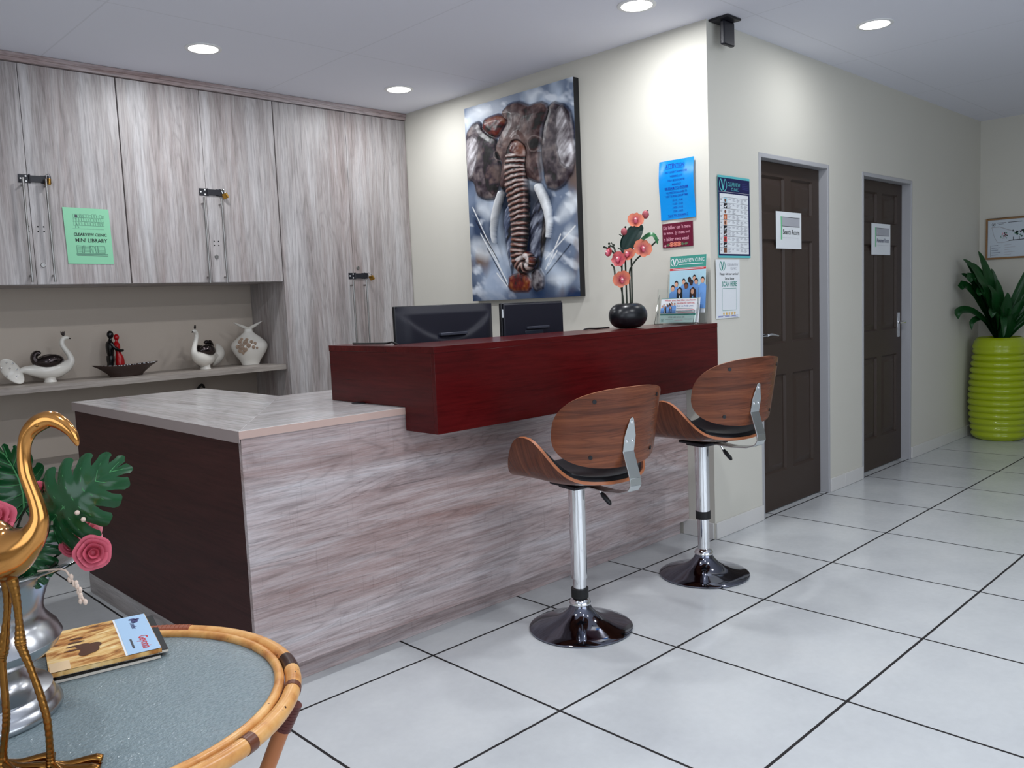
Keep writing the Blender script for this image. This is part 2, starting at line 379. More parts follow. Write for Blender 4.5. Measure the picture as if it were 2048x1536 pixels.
# doors in grey steel frames
def door(name, X, rec, hinge_right, lbl):
    x0, x1 = X; fw = .025
    root = bpy.data.objects.new(name, None); C.objects.link(root); root.location = (x0, 0, 0); WM[root.name] = Matrix.Translation((x0, 0, 0)); struct(root)
    gf = G()
    for a, b, jo in ((x0, x0+fw, 0), (x1-fw, x1, 1)): gf.box((a, -.004, 0), (b, .118, HD))
    gf.box((x0+fw, -.004, HD-fw), (x1-fw, .118, HD))
    gf.box((x0+fw, rec+.042, 0), (x0+fw+.012, .118, HD-fw)).box((x1-fw-.012, rec+.042, 0), (x1-fw, .118, HD-fw)).box((x0+fw, rec+.042, HD-fw-.012), (x1-fw, .118, HD-fw))
    gf.build('door_frame', steel_paint, root, bevel=.003)
    a0, a1 = x0+fw+.003, x1-fw-.003; z0, z1 = .006, HD-fw-.003; W = a1-a0
    pans = [(a0+u*W, a0+v*W, p, q) for u, v in ((.115, .45), (.55, .885)) for p, q in ((.225, .81), (.995, 1.605), (1.75, 1.965))]
    xs = sorted(set([a0, a1]+[e for p in pans for e in (p[0], p[0]+.012, p[0]+.028, p[0]+.05, p[1]-.05, p[1]-.028, p[1]-.012, p[1])]))
    zs = sorted(set([z0, z1]+[e for p in pans for e in (p[2], p[2]+.012, p[2]+.028, p[2]+.05, p[3]-.05, p[3]-.028, p[3]-.012, p[3])]))
    def dep(x, z):
        for p in pans:
            if p[0] <= x <= p[1] and p[2] <= z <= p[3]:
                e = min(x-p[0], p[1]-x, z-p[2], p[3]-z)
                return .0 if e < 1e-6 else (.013 if e < .02 else (.011 if e < .035 else .002))
        return 0
    gl = G(); k = len(xs)
    gl.add([(x, rec+dep(x, z), z) for z in zs for x in xs], [(j*k+i, j*k+i+1, (j+1)*k+i+1, (j+1)*k+i) for j in range(len(zs)-1) for i in range(k-1)])
    gl.box((a0, rec+.014, z0), (a1, rec+.04, z1))
    for a, b in (((a0, rec, z0), (a0+1e-4, rec+.014, z1)), ((a1-1e-4, rec, z0), (a1, rec+.014, z1)), ((a0, rec, z0), (a1, rec+.014, z0+1e-4)), ((a0, rec, z1-1e-4), (a1, rec+.014, z1))): gl.box(a, b)
    leaf = gl.build('door_leaf', door_brown, root, smooth=20, weld=False)
    hx = (a1-.06) if hinge_right else (a0+.06); sg = 1 if hinge_right else -1
    gh = G().box((hx-.021, rec-.005, .93), (hx+.021, rec, 1.11)) if hinge_right else G().box((hx-.018, rec-.004, .97), (hx+.018, rec, 1.12))
    zc = 1.04 if hinge_right else 1.055
    gh.tube([(hx, rec, zc), (hx, rec-.05, zc)], .009, 12)
    gh.tube(spline([(hx-.002*sg, rec-.05, zc), (hx-.03*sg, rec-.056, zc+.004), (hx-.11*sg, rec-.052, zc-.008)] if not hinge_right else [(hx, rec-.05, zc), (hx-.03, rec-.054, zc), (hx-.10, rec-.05, zc-.003)], 5), [.010]*8+[.008]*3, 12, flat=.75)
    h = gh.build('door_handle', chrome, leaf, bevel=.001)
    return root
door('door_1', D1, .052, False, '')
door('door_2', D2, .062, True, '')

# downlights (lamp light belongs to each fitting)
def downlight(x, y, lbl, power):
    t_ = thing('recessed_downlight', lbl, 'ceiling light', (x, y, H), 0, 'round recessed ceiling downlights')
    G().lathe([(.092, 0), (.092, -.004), (.086, -.007), (.074, -.006), (.072, 0)], (x, y, H), 48, caps=False).build('trim_ring', white_pl, t_)
    G().lathe([(.073, -.002), (.073, -.005), (.04, -.0065), (0, -.007)], (x, y, H), 48).build('lamp_lens', lampE, t_)
    a = area('lamp_light', (x, y, H-.012), (x, y, 0), .14, .14, power, (.95, .975, 1), 'DISK'); a.parent = t_
    a.location = (0, 0, -.012)
downlight(-1.76, 1.885, 'lit round downlight in the ceiling nearest the left wall cupboards', 12)
downlight(-.45, 1.965, 'lit round downlight in the ceiling corner left of the elephant picture', 9)
downlight(-.445, .095, 'lit round downlight cut by the top edge of the photo, nearest the black bracket', 13)
downlight(.805, -.51, 'lit round downlight over the corridor in front of the two brown doors', 6)
for x, y, p in ((-1.76, .095, 13), (-3.07, .095, 13), (-1.76, -1.70, 18), (-.445, -1.70, 18), (-3.07, -1.70, 12)):  # unseen lobby lamps on the continued ceiling grid, added to light the counter front
    downlight(x, y, 'unseen round lobby downlight added to the ceiling grid, beyond the upper edge of the photo', p)

# black bracket at the wall corner
gb = G().box((.015, -.115, H-.012), (.145, -.002, H))
gb.box((.045, -.075, H-.13), (.145, -.05, H-.012))
tag(gb.build('ceiling_bracket', black_metal, None, (.09, -.05, H), bevel=.006), 'black metal bracket hanging from the ceiling at the wall corner', 'bracket')

# ================================================================ WALL CUPBOARDS AND SHELVES
YF = 2.505
def bar_handle(x, z0, z1, parent):
    gg = G().tube([(x, YF-.034, z0), (x, YF-.034, z1)], .006, 12)
    for z in (z0+.035, z1-.035): gg.tube([(x, YF, z), (x, YF-.034, z)], .005, 10)
    return gg.build('bar_handle', brushed, parent)
def holes(pts, parent):
    gg = G()
    for x, z in pts: gg.tube([(x, YF+.002, z), (x, YF-.0006, z)], .0042, 10)
    gg.build('screw_holes', gap, parent)
def cam_lock(x, z, parent):
    gg = G().lathe([(.0125, 0), (.0125, .004), (.0105, .006), (.006, .006), (.005, .004), (0, .004)], (0, 0, 0), 20)
    gg.box((-.006, -.001, .004), (.006, .001, .0068))
    gg.xf(Matrix.Translation((x, YF, z)) @ Matrix.Rotation(PI/2, 4, 'X')); gg.build('cam_lock', brushed, parent)
def hasp(x, z, parent):
    gg = G().box((x-.065, YF-.004, z-.021), (x-.018, YF, z+.021)).tube([(x-.013, YF-.005, z-.022), (x-.013, YF-.005, z+.022)], .005, 10)
    gg.prism([(x-.012, z-.017), (x+.05, z-.017), (x+.062, z-.022), (x+.078, z-.018), (x+.088, z-.006), (x+.088, z+.006), (x+.078, z+.018), (x+.062, z+.022), (x+.05, z+.017), (x-.012, z+.017)], lambda p, d: (p[0], YF-d, p[1]), .004, .010)
    gg.box((x+.04, YF-.004, z-.02), (x+.09, YF, z+.02))
    h = gg.build('hasp', black_metal, parent, bevel=.001)
    gs_ = G()
    for dx, dz in ((-.055, 0), (-.03, .013), (-.03, -.013)): gs_.tube([(x+dx, YF-.004, z+dz), (x+dx, YF-.006, z+dz)], .0045, 10)
    gs_.build('rivets', white_pl, h)
def padlock(x, z, tilt, lbl, open_=False):
    t_ = thing('brass_padlock', lbl, 'padlock', (x, YF-.02, z), 0, 'brass padlocks on the cupboard hasps')
    Mx = Matrix.Translation((x, YF-.024, z)) @ Matrix.Rotation(tilt, 4, 'Y') @ Matrix.Rotation(R(-65), 4, 'Z')
    G().box((-.017, -.0065, -.052), (.017, .0065, -.020)).xf(Mx).build('lock_body', brass, t_, bevel=.002)
    n = 12
    G().tube([(-.011, 0, -.022), (-.011, 0, -.006)]+[(-.011*math.cos(PI*i/n), 0, -.006+.011*math.sin(PI*i/n)) for i in range(1, n)]+[(.011, 0, -.006), (.011, 0, -.022)], .0027, 10).xf(Mx).build('shackle', chrome, t_)
def unit(name, lbl, xs, z0, z1, hz, lock, hasp_z, hole_z):
    t_ = thing(name, lbl, 'cupboard', (xs[0], YF+.02, z0))
    G().box((xs[0], YF+.0185, z0), (xs[2], YB-.003, z1)).build('carcass', oakZ, t_, bevel=.0008)
    drs = []
    for i, (a, b) in enumerate(zip(xs, xs[1:])):
        e0 = .0035 if i == 0 else .0013; e1 = .0035 if i == 1 else .0013
        d = G().box((a+e0, YF, z0+.002), (b-e1, YF+.018, z1-.003)).build('door', oakZ, t_, bevel=.0006); drs.append(d)
    m_ = xs[1]
    bar_handle(m_-.030, hz[0], hz[1], drs[0]); bar_handle(m_+.078, hz[0], hz[1], drs[1])
    holes([(m_-.016, hole_z), (m_-.016, hole_z+.025)], drs[0]); holes([(m_+x, hole_z+z) for x in (.028, .056) for z in (0, .025)], drs[1])
    cam_lock(m_+.036, lock, drs[1]); hasp(m_+.022, hasp_z, t_)
unit('wall_cupboard', 'left pale wood wall cupboard with a green notice on its right door', (-2.955, -2.475, -1.993), 1.497, 2.632, (1.51, 2.045), 1.60, 2.045, 1.775)
unit('wall_cupboard', 'right pale wood wall cupboard above the flower vase, left of the tall cupboard', (-1.993, -1.52, -1.0455), 1.497, 2.632, (1.495, 2.0), 1.652, 2.035, 1.72)
unit('tall_cupboard', 'tall pale wood two-door cupboard standing behind the desk beside the elephant wall', (-1.0445, -.51, -.002), .08, 2.632, (.95, 1.5), 1.585, 1.53, 1.0)
padlock(-2.382, 2.068, R(6), 'brass padlock on the leftmost black hasp, beside the green notice')
padlock(-1.425, 2.05, R(-24), 'brass padlock tilted on the hasp of the right wall cupboard')
padlock(-.40, 1.545, R(-35), 'dull padlock swung sideways on the tall cupboard hasp')
gc = G().box((-3.45, YF-.012, 2.634), (-.002, YF+.012, H-.001)).box((-3.45, YF-.020, 2.654), (-.002, YF-.012, H-.001)).box((-3.45, YF+.012, 2.634), (-.002, YB-.004, H-.002))
struct(gc.build('trim_1', oakX, smooth=0, bevel=.002))
tag(G().box((-1.0444, YF+.025, .001), (-.003, YB-.004, .079)).build('cupboard_plinth', oakX, None, (-.5, YF+.3, .001)), 'pale wood plinth under the tall cupboard behind the desk', 'plinth')
tag(G().box((-3.45, 2.542, .93), (-1.046, YB-.002, .963)).build('display_shelf', shelfM, None, (-2.2, 2.75, .93), bevel=.001), 'long beige shelf carrying the ornaments under the wall cupboards', 'shelf')
tag(G().box((-3.45, 2.55, .488), (-1.046, YB-.002, .513)).build('lower_shelf', shelfM, None, (-2.2, 2.75, .488), bevel=.001), 'lower beige shelf in the shaded niche left of the desk', 'shelf')
gh = G().tube(spline([(-1.47, 2.965, .79), (-1.465, 2.955, .83), (-1.445, 2.945, .85), (-1.43, 2.95, .83), (-1.425, 2.965, .79)], 4), .008, 10)
tag(gh.build('cable_hook', rubber, None, (-1.445, 2.96, .82)), 'small black cable loop on the niche wall just above the desk corner', 'cable')

# ================================================================ RECEPTION DESK
XL, YD, ZD = -2.54, .163, .921
YR = 1.865; XR = -1.905; YM = 1.07
t_ = thing('reception_desk', 'reception desk in pale wood with dark end panel and raised dark red counter', 'desk', (-1.27, .9, 0))
G().box((XL, YD, .083), (-.001, YD+.019, ZD-.027)).build('front_panel', oakX, t_, bevel=.0006)
G().box((XL+.004, YD+.05, .001), (-.013, YD+.068, .083)).build('plinth', oakX, t_, smooth=0)
G().box((XL+.0, YD+.0195, .095), (XL+.018, YR-.012, ZD-.040)).build('end_panel', wenge, t_, bevel=.0008)
G().box((XL-.002, YD+.047, .001), (XL+.016, YR-.008, .0945)).build('end_plinth', oakY, t_, bevel=.0006)
# L-shaped worktop, mitred at the inside corner
zt0, zt1 = ZD-.026, ZD
gw = G().prism([(XL-.006, YD-.004), (-.002, YD-.004), (-.002, YM), (XR, YM)], lambda p, d: (p[0], p[1], d), zt0, zt1)
top = gw.build('worktop', oakTX, t_, bevel=.0012)
gw = G().prism([(XL-.006, YD-.004), (XR, YM), (XR, YR), (XL-.006, YR)], lambda p, d: (p[0], p[1], d), zt0, zt1)
gw.build('worktop_return', oakTY, t_, bevel=.0012)
G().box((XL-.0075, YD-.0055, zt0-.0005), (-1.8455, YD-.0038, zt1-.001)).build('edge_band', edgeP, t_, smooth=0)
G().box((XL-.0085, YD-.004, ZD-.040), (XL-.0058, YR, zt1-.001)).box((XL-.0058, YD+.02, ZD-.040), (XL+.04, YR-.001, zt0)).build('side_edge_band', edgeG, t_, smooth=0)
gg = G().box((XR-.018, YM+.02, .08), (XR, YR-.01, zt0)).box((XL+.02, YR-.03, .08), (XR-.02, YR-.012, zt0))
gg.build('back_panel', oakY, t_, smooth=0)
G().lathe([(.032, 0), (.032, .003), (.026, .005), (.012, .005), (.012, .003), (0, .003)], (-1.885, .452, ZD), 28).build('cable_grommet', black_pl, t_)
# raised counter
CX, CY, CZ0, CZ1 = -1.878, -.034, .832, 1.153
G().box((CX, CY, CZ0), (-.0005, CY+.02, CZ1-.024)).build('counter_front', mahX, t_, bevel=.0008)
gs = G().prism([(CY+.02, CZ0), (YD-.006, CZ0), (YD-.006, ZD+.001), (.665, ZD+.001), (.665, CZ1-.024), (CY+.02, CZ1-.024)], lambda p, d: (d, p[0], p[1]), CX, CX+.025)
gs.build('counter_side', mahY, t_, bevel=.0008)
gt = G().prism([(CX-.001, CY-.001), (-.0005, CY-.001), (-.0005, .315), (CX+.09, .315), (CX+.09, .668), (CX-.001, .668)], lambda p, d: (p[0], p[1], d), CZ1-.0238, CZ1)
gt.build('counter_top', mahX, t_, bevel=.001)
G().box((CX+.025, CY+.02, CZ0), (-.001, YD-.001, CZ0+.018)).box((CX+.03, .29, ZD+.001), (-.001, .305, CZ1-.025)).build('counter_underside', mahX, t_, smooth=0)

# things behind and on the counter
def monitor(name, lbl, x0, x1, z0, z1, y, bulge, port):
    xc = (x0+x1)/2
    t_ = thing(name, lbl, 'monitor', (xc, y, ZD), 0)
    G().box((x0, y, z0), (x1, y+.018, z1)).build('bezel', black_pl, t_, bevel=.004)
    G().box((x0+.012, y+.018, z0+.014), (x1-.012, y+.0185, z1-.012)).build('screen', mat('dark_screen', (.004, .004, .006, 1), .12), t_, smooth=0)
    if bulge:
        def sh(a, b):
            X = x0+.004+a*(x1-x0-.008); Z = z0+.004+b*(z1-z0-.008)
            q = (a-.5)*2; lim = .50+.44*q*q        # a curved crease, deepest at the middle
            edge = min(1, min(a, 1-a)*9)*min(1, min(b, 1-b)*9); st = 1/(1+math.exp(max(-30, min(30, (b-lim)*70))))
            d = .016*edge+.014*st*min(1, (1-q*q)*4)*min(1, min(b, 1-b)*14)
            return (X, y-d, Z)
        G().grid(sh, 40, 60).build('back_shell', black_sheen, t_, smooth=70)
    else:
        G().box((x0+.006, y-.012, z0+.006), (x1-.006, y, z1-.006)).build('back_shell', black_sheen, t_, bevel=.006)
        G().box((xc-.07, y-.015, (z0+z1)/2-.005), (xc+.055, y-.011, (z0+z1)/2+.012)).build('vent_ridge', mat('dark_blue_plastic', s(34, 40, 52), .4), t_, bevel=.002)
        G().box((xc-.022, y-.018, z0+.03), (xc+.03, y-.0125, z0+.10)).build('rating_label', paper, t_)
        G().box((x0+.004, y-.0065, z1-.07), (x0+.012, y-.0005, z1-.03)).build('sticker', paper, t_)
    G().box((xc-.03, y-.035, ZD+.012), (xc+.03, y-.0125 if not bulge else y-.02, z0+.09)).build('neck', black_pl, t_, bevel=.004)
    G().lathe([(.115, 0), (.115, .006), (.10, .011), (0, .012)], (xc, y+.0, ZD), 32, 1, .8).build('stand_base', black_pl, t_)
    yb = y-.0345 if bulge else y-.0205
    G().box((xc-.06, yb, port), (xc+.095, y-.006, port+.012)).build('port_strip', mat('grey_sockets', s(64, 66, 78), .4, .3), t_, bevel=.002)
monitor('computer_monitor', 'wide black monitor with curved back, left one behind the red counter', -1.652, -1.088, 1.0, 1.3045, .50, True, 1.168)
monitor('computer_monitor', 'smaller flat black monitor with white label, right one behind the red counter', -1.047, -.62, 1.0, 1.301, .48, False, 1.17)
tag(G().tube(spline([(-1.80, .60, CZ1+.004), (-1.835, .48, CZ1+.006), (-1.81, .36, CZ1+.006), (-1.79, .32, CZ1+.006), (-1.72, .335, 1.10), (-1.66, .40, .95), (-1.62, .44, .926)], 6), .004, 8).build('black_cable', rubber, None, (-1.8, .5, CZ1)), 'thin black cable lying on the left end of the red counter top', 'cable')
tag(G().tube(spline([(-.70, .35, 1.0), (-.68, .30, 1.13), (-.67, .285, CZ1+.004), (-.60, .27, CZ1+.004), (-.50, .285, CZ1+.004), (-.46, .31, CZ1+.002)], 6), .004, 8).build('black_cable', rubber, None, (-.6, .3, CZ1)), 'short black cable on the counter right of the smaller monitor', 'cable')
# office chair behind the desk, only an edge of it shows
t_ = thing('office_chair', 'black office chair behind the desk, its edge showing left of the red counter', 'office chair', (-1.17, 1.55, 0), R(0))
def back(a, b): 
    q = (a-.5)*2; return (-1.17+.23*q*(1-.18*abs(2*b-1)**3), 1.30-.05*(1-q*q)+.06*b, .62+.46*b)
def back2(a, b): p = back(a, b); return (p[0], p[1]+.05, p[2])
G().grid(back, 16, 16).grid(back2, 16, 16, flip=True).build('backrest', black_leather, t_)
G().box((-1.41, 1.36, .43), (-.93, 1.83, .50)).build('seat', black_leather, t_, bevel=.03, seg=3)
G().box((-1.2, 1.315, .40), (-1.14, 1.36, .72)).build('back_bar', black_pl, t_, bevel=.004)
G().tube([(-1.17, 1.6, .08), (-1.17, 1.6, .43)], .025, 16).build('gas_column', black_pl, t_)
gl = G()
for i in range(5):
    a = 2*PI*i/5; gl.tube([(-1.17, 1.6, .11), (-1.17+.28*math.cos(a), 1.6+.28*math.sin(a), .06)], [.025, .016], 10)
gl.build('star_base', black_pl, t_)
for i in range(5):
    a = 2*PI*i/5; G().ball((-1.17+.28*math.cos(a), 1.6+.28*math.sin(a), .028), .028, 10).build('castor', black_pl, t_)

PP={'earL':[(0.173,0.095),(0.115,0.08),(0.042,0.107),(0.005,0.148),(0.003,0.239),(0.001,0.348),(0.028,0.369),(0.076,0.38),(0.087,0.431),(0.126,0.468),(0.235,0.491),(0.303,0.482),(0.332,0.443),(0.354,0.389),(0.347,0.308),(0.306,0.239),(0.336,0.195),(0.241,0.16),(0.178,0.12)],'earLlight':[(0.01,0.149),(0.156,0.162),(0.141,0.254),(0.101,0.324),(0.043,0.364),(0.006,0.348),(0.003,0.239)],'earLin':[(0.198,0.163),(0.335,0.203),(0.306,0.239),(0.368,0.342),(0.323,0.451),(0.222,0.459),(0.199,0.293)],'earR':[(0.82,0.085),(0.889,0.102),(0.956,0.124),(0.993,0.185),(0.995,0.301),(0.997,0.404),(0.945,0.451),(0.878,0.494),(0.785,0.49),(0.743,0.459),(0.735,0.386),(0.719,0.316),(0.736,0.212),(0.78,0.128)],'earRlight':[(0.874,0.117),(0.952,0.143),(0.988,0.3),(0.994,0.396),(0.921,0.404),(0.87,0.332),(0.864,0.227)],'head':[(0.441,0.044),(0.511,0.043),(0.572,0.05),(0.63,0.079),(0.676,0.069),(0.805,0.085),(0.785,0.151),(0.735,0.197),(0.736,0.249),(0.697,0.313),(0.706,0.375),(0.723,0.438),(0.685,0.447),(0.641,0.431),(0.536,0.406),(0.405,0.45),(0.342,0.454),(0.338,0.387),(0.375,0.311),(0.308,0.264),(0.327,0.202),(0.405,0.148),(0.438,0.113),(0.365,0.081),(0.416,0.056)],'shoulder':[(0.172,0.099),(0.251,0.074),(0.412,0.085),(0.443,0.122),(0.376,0.153),(0.336,0.195),(0.216,0.153)],'forehead':[(0.484,0.15),(0.621,0.167),(0.656,0.278),(0.584,0.309),(0.484,0.298),(0.412,0.235)],'trunkC':[(0.524,0.295),(0.507,0.356),(0.505,0.434),(0.515,0.523),(0.522,0.611),(0.514,0.692),(0.493,0.764),(0.498,0.817),(0.542,0.848),(0.59,0.837),(0.613,0.814),(0.588,0.792)],'tuskL':[(0.35,0.469),(0.315,0.515),(0.282,0.571),(0.262,0.636),(0.263,0.678),(0.272,0.707)],'tuskR':[(0.695,0.471),(0.735,0.524),(0.765,0.581),(0.778,0.644),(0.774,0.683),(0.766,0.71)],'legL':[(0.389,0.521),(0.451,0.542),(0.46,0.68),(0.417,0.868),(0.396,0.859),(0.349,0.658),(0.349,0.583)],'legR':[(0.616,0.538),(0.722,0.539),(0.711,0.655),(0.678,0.772),(0.681,0.861),(0.597,0.87),(0.577,0.743)],'legRr':[(0.715,0.608),(0.746,0.626),(0.698,0.797),(0.677,0.78)],'footL':[(0.395,0.872),(0.576,0.873),(0.596,0.956),(0.495,0.966),(0.369,0.955),(0.374,0.909)],'footR':[(0.588,0.859),(0.678,0.853),(0.712,0.938),(0.661,0.959),(0.603,0.963),(0.593,0.907)],'eyeL':[(0.304,0.259),(0.344,0.26),(0.361,0.289),(0.324,0.294)],'eyeR':[(0.644,0.239),(0.705,0.234),(0.724,0.263),(0.677,0.296),(0.645,0.269)],'body':[(0.325,0.435),(0.786,0.475),(0.762,0.581),(0.709,0.854),(0.392,0.867),(0.312,0.548)],'w1':[(0.588,0.038),(0.651,0.01),(0.739,0.017),(0.694,0.034),(0.657,0.075)],'w2':[(0.003,0.004),(0.29,0.024),(0.201,0.075),(0.042,0.103),(-0.004,0.122)],'w3':[(0.068,0.513),(0.193,0.481),(0.256,0.594),(0.124,0.551)],'w4':[(0.9,0.675),(0.973,0.672),(0.983,0.725),(0.895,0.738)],'w5':[(0.75,0.895),(0.93,0.879),(0.934,0.936),(0.747,0.927)],'w6':[(0.006,0.646),(0.29,0.737),(0.302,0.78),(0.007,0.776)],'w7':[(0.835,0.586),(1.01,0.509),(1.012,0.584),(0.829,0.663)],'LINES':[((0.042,0.511),(0.361,0.925)),((0.112,0.652),(0.355,0.908)),((0.172,0.732),(0.353,0.925)),((0.977,0.672),(0.712,0.814)),((0.854,0.703),(0.715,0.862)),((0.936,0.754),(0.721,0.886)),((0.819,0.779),(0.739,0.847)),((0.259,0.863),(0.352,0.933)),((0.068,0.581),(0.283,0.804))]}

# ================================================================ ELEPHANT PICTURE (metal relief on canvas)
Y0, Y1, PZ0, PZ1 = .853, 1.803, 1.322, 2.575
def sdf(poly, U, V):
    k9 = len(poly); P = np.array([.125*np.array(poly[i-1])+.75*np.array(poly[i])+.125*np.array(poly[(i+1) % k9]) if q == 0 else .5*(np.array(poly[i])+np.array(poly[(i+1) % k9]))*1.08-.04*(np.array(poly[i-1])+np.array(poly[(i+2) % k9])) for i in range(k9) for q in (0, 1)]); n = len(P); d = np.full(U.shape, 1e9); ins = np.zeros(U.shape, bool)
    asp = (PZ1-PZ0)/(Y1-Y0)
    for i in range(n):
        a = P[i]*[1, asp]; b = P[(i+1) % n]*[1, asp]; e = b-a; x = U-a[0]; y = V*asp-a[1]
        h = np.clip((x*e[0]+y*e[1])/(e@e+1e-12), 0, 1); d = np.minimum(d, np.hypot(x-e[0]*h, y-e[1]*h))
        c = (a[1] > V*asp) != (b[1] > V*asp)
        ins ^= c & (U < (b[0]-a[0])*(V*asp-a[1])/((b[1]-a[1])+1e-12)+a[0])
    return np.where(ins, -d, d)
def along(pts, wid, U, V):
    """distance to a centre line, in widths, and the position along it"""
    asp = (PZ1-PZ0)/(Y1-Y0); P = np.array(pts)*[1, asp]; best = np.full(U.shape, 9.); pos = np.zeros(U.shape); L = 0
    seg = np.hypot(*np.diff(P, axis=0).T); T = seg.sum()
    for i in range(len(P)-1):
        a, b = P[i], P[i+1]; e = b-a; x = U-a[0]; y = V*asp-a[1]; h = np.clip((x*e[0]+y*e[1])/(e@e), 0, 1)
        q = (L+h*seg[i])/T; wv = np.interp(q, np.linspace(0, 1, len(wid)), wid)
        d = np.hypot(x-e[0]*h, y-e[1]*h)/wv; k = d < best; best = np.where(k, d, best); pos = np.where(k, L+h*seg[i], pos); L += seg[i]
    return best, pos
def vnoise(U, V, fx, fy, seed):
    rg = np.random.RandomState(seed); n = 64; T = rg.rand(n, n)
    x = U*fx; y = V*fy; i = np.floor(x).astype(int); j = np.floor(y).astype(int); a = x-i; b = y-j
    a = a*a*(3-2*a); b = b*b*(3-2*b); q = lambda p, r: T[p % n, r % n]
    return (q(i, j)*(1-a)+q(i+1, j)*a)*(1-b)+(q(i, j+1)*(1-a)+q(i+1, j+1)*a)*b
def fbm(U, V, fx, fy, seed): return .55*vnoise(U, V, fx, fy, seed)+.3*vnoise(U, V, fx*2.1, fy*2.1, seed+1)+.15*vnoise(U, V, fx*4.3, fy*4.3, seed+2)
def elephant():
    nu, nv = 250, 330
    U, V = np.meshgrid(np.linspace(0, 1, nu+1), np.linspace(0, 1, nv+1))
    S = lambda r, g_, b: np.array(s(r, g_, b)[:3])
    col = np.zeros(U.shape+(3,)); hgt = np.zeros(U.shape)
    def put(c, a):
        nonlocal col
        a = np.clip(a, 0, 1)[..., None]; col = col*(1-a)+np.asarray(c)*a
    sm = lambda d, e=.012: np.clip(.5-d/(2*e), 0, 1)
    n1 = fbm(U, V, 5, 4, 1); n2 = fbm(U+.3*V, V-.3*U, 7, 16, 5); n3 = fbm(U, V, 24, 30, 9); n4 = fbm(U, V, 3, 3, 20)
    put(S(116, 128, 148), np.ones(U.shape)); put(S(176, 188, 204), (n1-.45)*5); put(S(70, 80, 100), (n4-.56)*7*(V > .1))
    put(S(205, 212, 222), (n2-.60)*6); put(S(120, 104, 96), (fbm(U, V, 6, 5, 33)-.6)*5*(V > .3))
    put(S(54, 64, 88), np.clip((V-.93)*9, 0, .8)); put(S(150, 165, 190), sm(np.hypot(U-.25, (V-.9)*1.3)-.12, .08)*.6)
    for k in ('w1', 'w2', 'w3', 'w4', 'w5', 'w6', 'w7'): put(S(222, 228, 234), sm(sdf(PP[k], U, V), .03)*(.35+.6*n2))
    for i, (a, b) in enumerate(PP['LINES']):
        d, _ = along([a, b], [.005, .0035], U, V); put(S(236, 238, 240) if i % 3 != 2 else S(40, 46, 60), (1.4-d)*(.3+n3))
    put(S(34, 38, 52), sm(sdf(PP['body'], U, V), .03)*.85)
    def part(k, dark, mid, light, h, rnd, nz, amt=1):
        d = sdf(PP[k], U, V); m = sm(d); t_ = nz[..., None]
        c = np.where(t_ < .5, np.array(dark)+(np.array(mid)-dark)*np.clip((t_-.25)*4, 0, 1), np.array(mid)+(np.array(light)-mid)*np.clip((t_-.5)*4, 0, 1))
        nonlocal hgt
        put(c, m*amt); put(np.array(dark)*.35, np.clip(1-np.abs(d)/.008, 0, 1)*.55*amt)
        hgt = np.maximum(hgt*(1-.6*m), m*h*np.clip(-d/rnd+.25, 0, 1)**.5) if h else hgt+.0025*m*np.clip(-d/rnd, 0, 1)
    wr = fbm(U+.2*V, V, 14, 30, 50); wr2 = fbm(U-.5*V, V+.8*U, 12, 40, 60)
    for k in ('earL', 'earR'): part(k, S(40, 36, 40), S(84, 78, 82), S(134, 124, 122), .022, .06, .5*wr+.5*n3)
    for k in ('earLlight', 'earRlight'): part(k, S(86, 80, 84), S(150, 145, 148), S(212, 210, 214), 0, .06, .65*wr2+.35*n3)
    part('earLin', S(34, 32, 40), S(70, 64, 70), S(108, 94, 90), 0, .06, wr)
    part('legL', S(34, 36, 46), S(96, 104, 124), S(168, 176, 192), .012, .03, wr2); part('legR', S(34, 36, 46), S(96, 100, 114), S(160, 166, 180), .012, .03, wr2)
    part('legRr', S(34, 32, 34), S(84, 80, 80), S(130, 126, 124), .008, .02, wr2)
    part('footL', S(54, 26, 20), S(104, 56, 42), S(140, 92, 72), .02, .04, n3); part('footR', S(40, 38, 42), S(98, 94, 98), S(150, 146, 148), .02, .04, n3)
    part('shoulder', S(58, 32, 26), S(112, 66, 50), S(140, 108, 98), .026, .05, wr)
    part('head', S(44, 36, 38), S(92, 78, 78), S(136, 118, 112), .036, .09, .5*wr+.5*n3)
    put(S(124, 104, 98), sm(sdf(PP['forehead'], U, V), .05)*.55*(.4+wr)); hgt = np.maximum(hgt, .046*sm(sdf(PP['forehead'], U, V), .06))
    for k in ('eyeL', 'eyeR'): put(S(30, 24, 24), sm(sdf(PP[k], U, V), .014)*.85); put(S(150, 138, 134), np.clip(1-np.abs(sdf(PP[k], U, V)-.012)/.006, 0, 1)*.5)
    d, p = along(PP['trunkC'], [.088, .092, .088, .078, .064, .056, .05, .036, .03], U, V); m = np.clip((1.04-d)*9, 0, 1)
    rid = .5+.5*np.sin((p+.012*np.cos(U*9)+.010*(n3-.5))*2*PI/.0335)
    c = S(40, 28, 26)+(S(126, 84, 70)-S(40, 28, 26))*rid[..., None]; c = c+(S(214, 204, 200)-c)*np.clip((rid-.62)*2.4*(wr*1.5-.25), 0, 1)[..., None]
    put(c, m); put(S(20, 16, 18), np.clip(1-np.abs(d-1.02)/.10, 0, 1)*.8)
    hgt = np.maximum(hgt*(1-.2*m), m*(.03+.030*np.sqrt(np.clip(1-d*d, 0, 1))+.007*rid))
    d, _ = along([(.52, .805), (.56, .79), (.60, .79), (.615, .815), (.60, .84)], [.012, .014, .012], U, V); put(S(190, 180, 178), (1.1-d)*3)
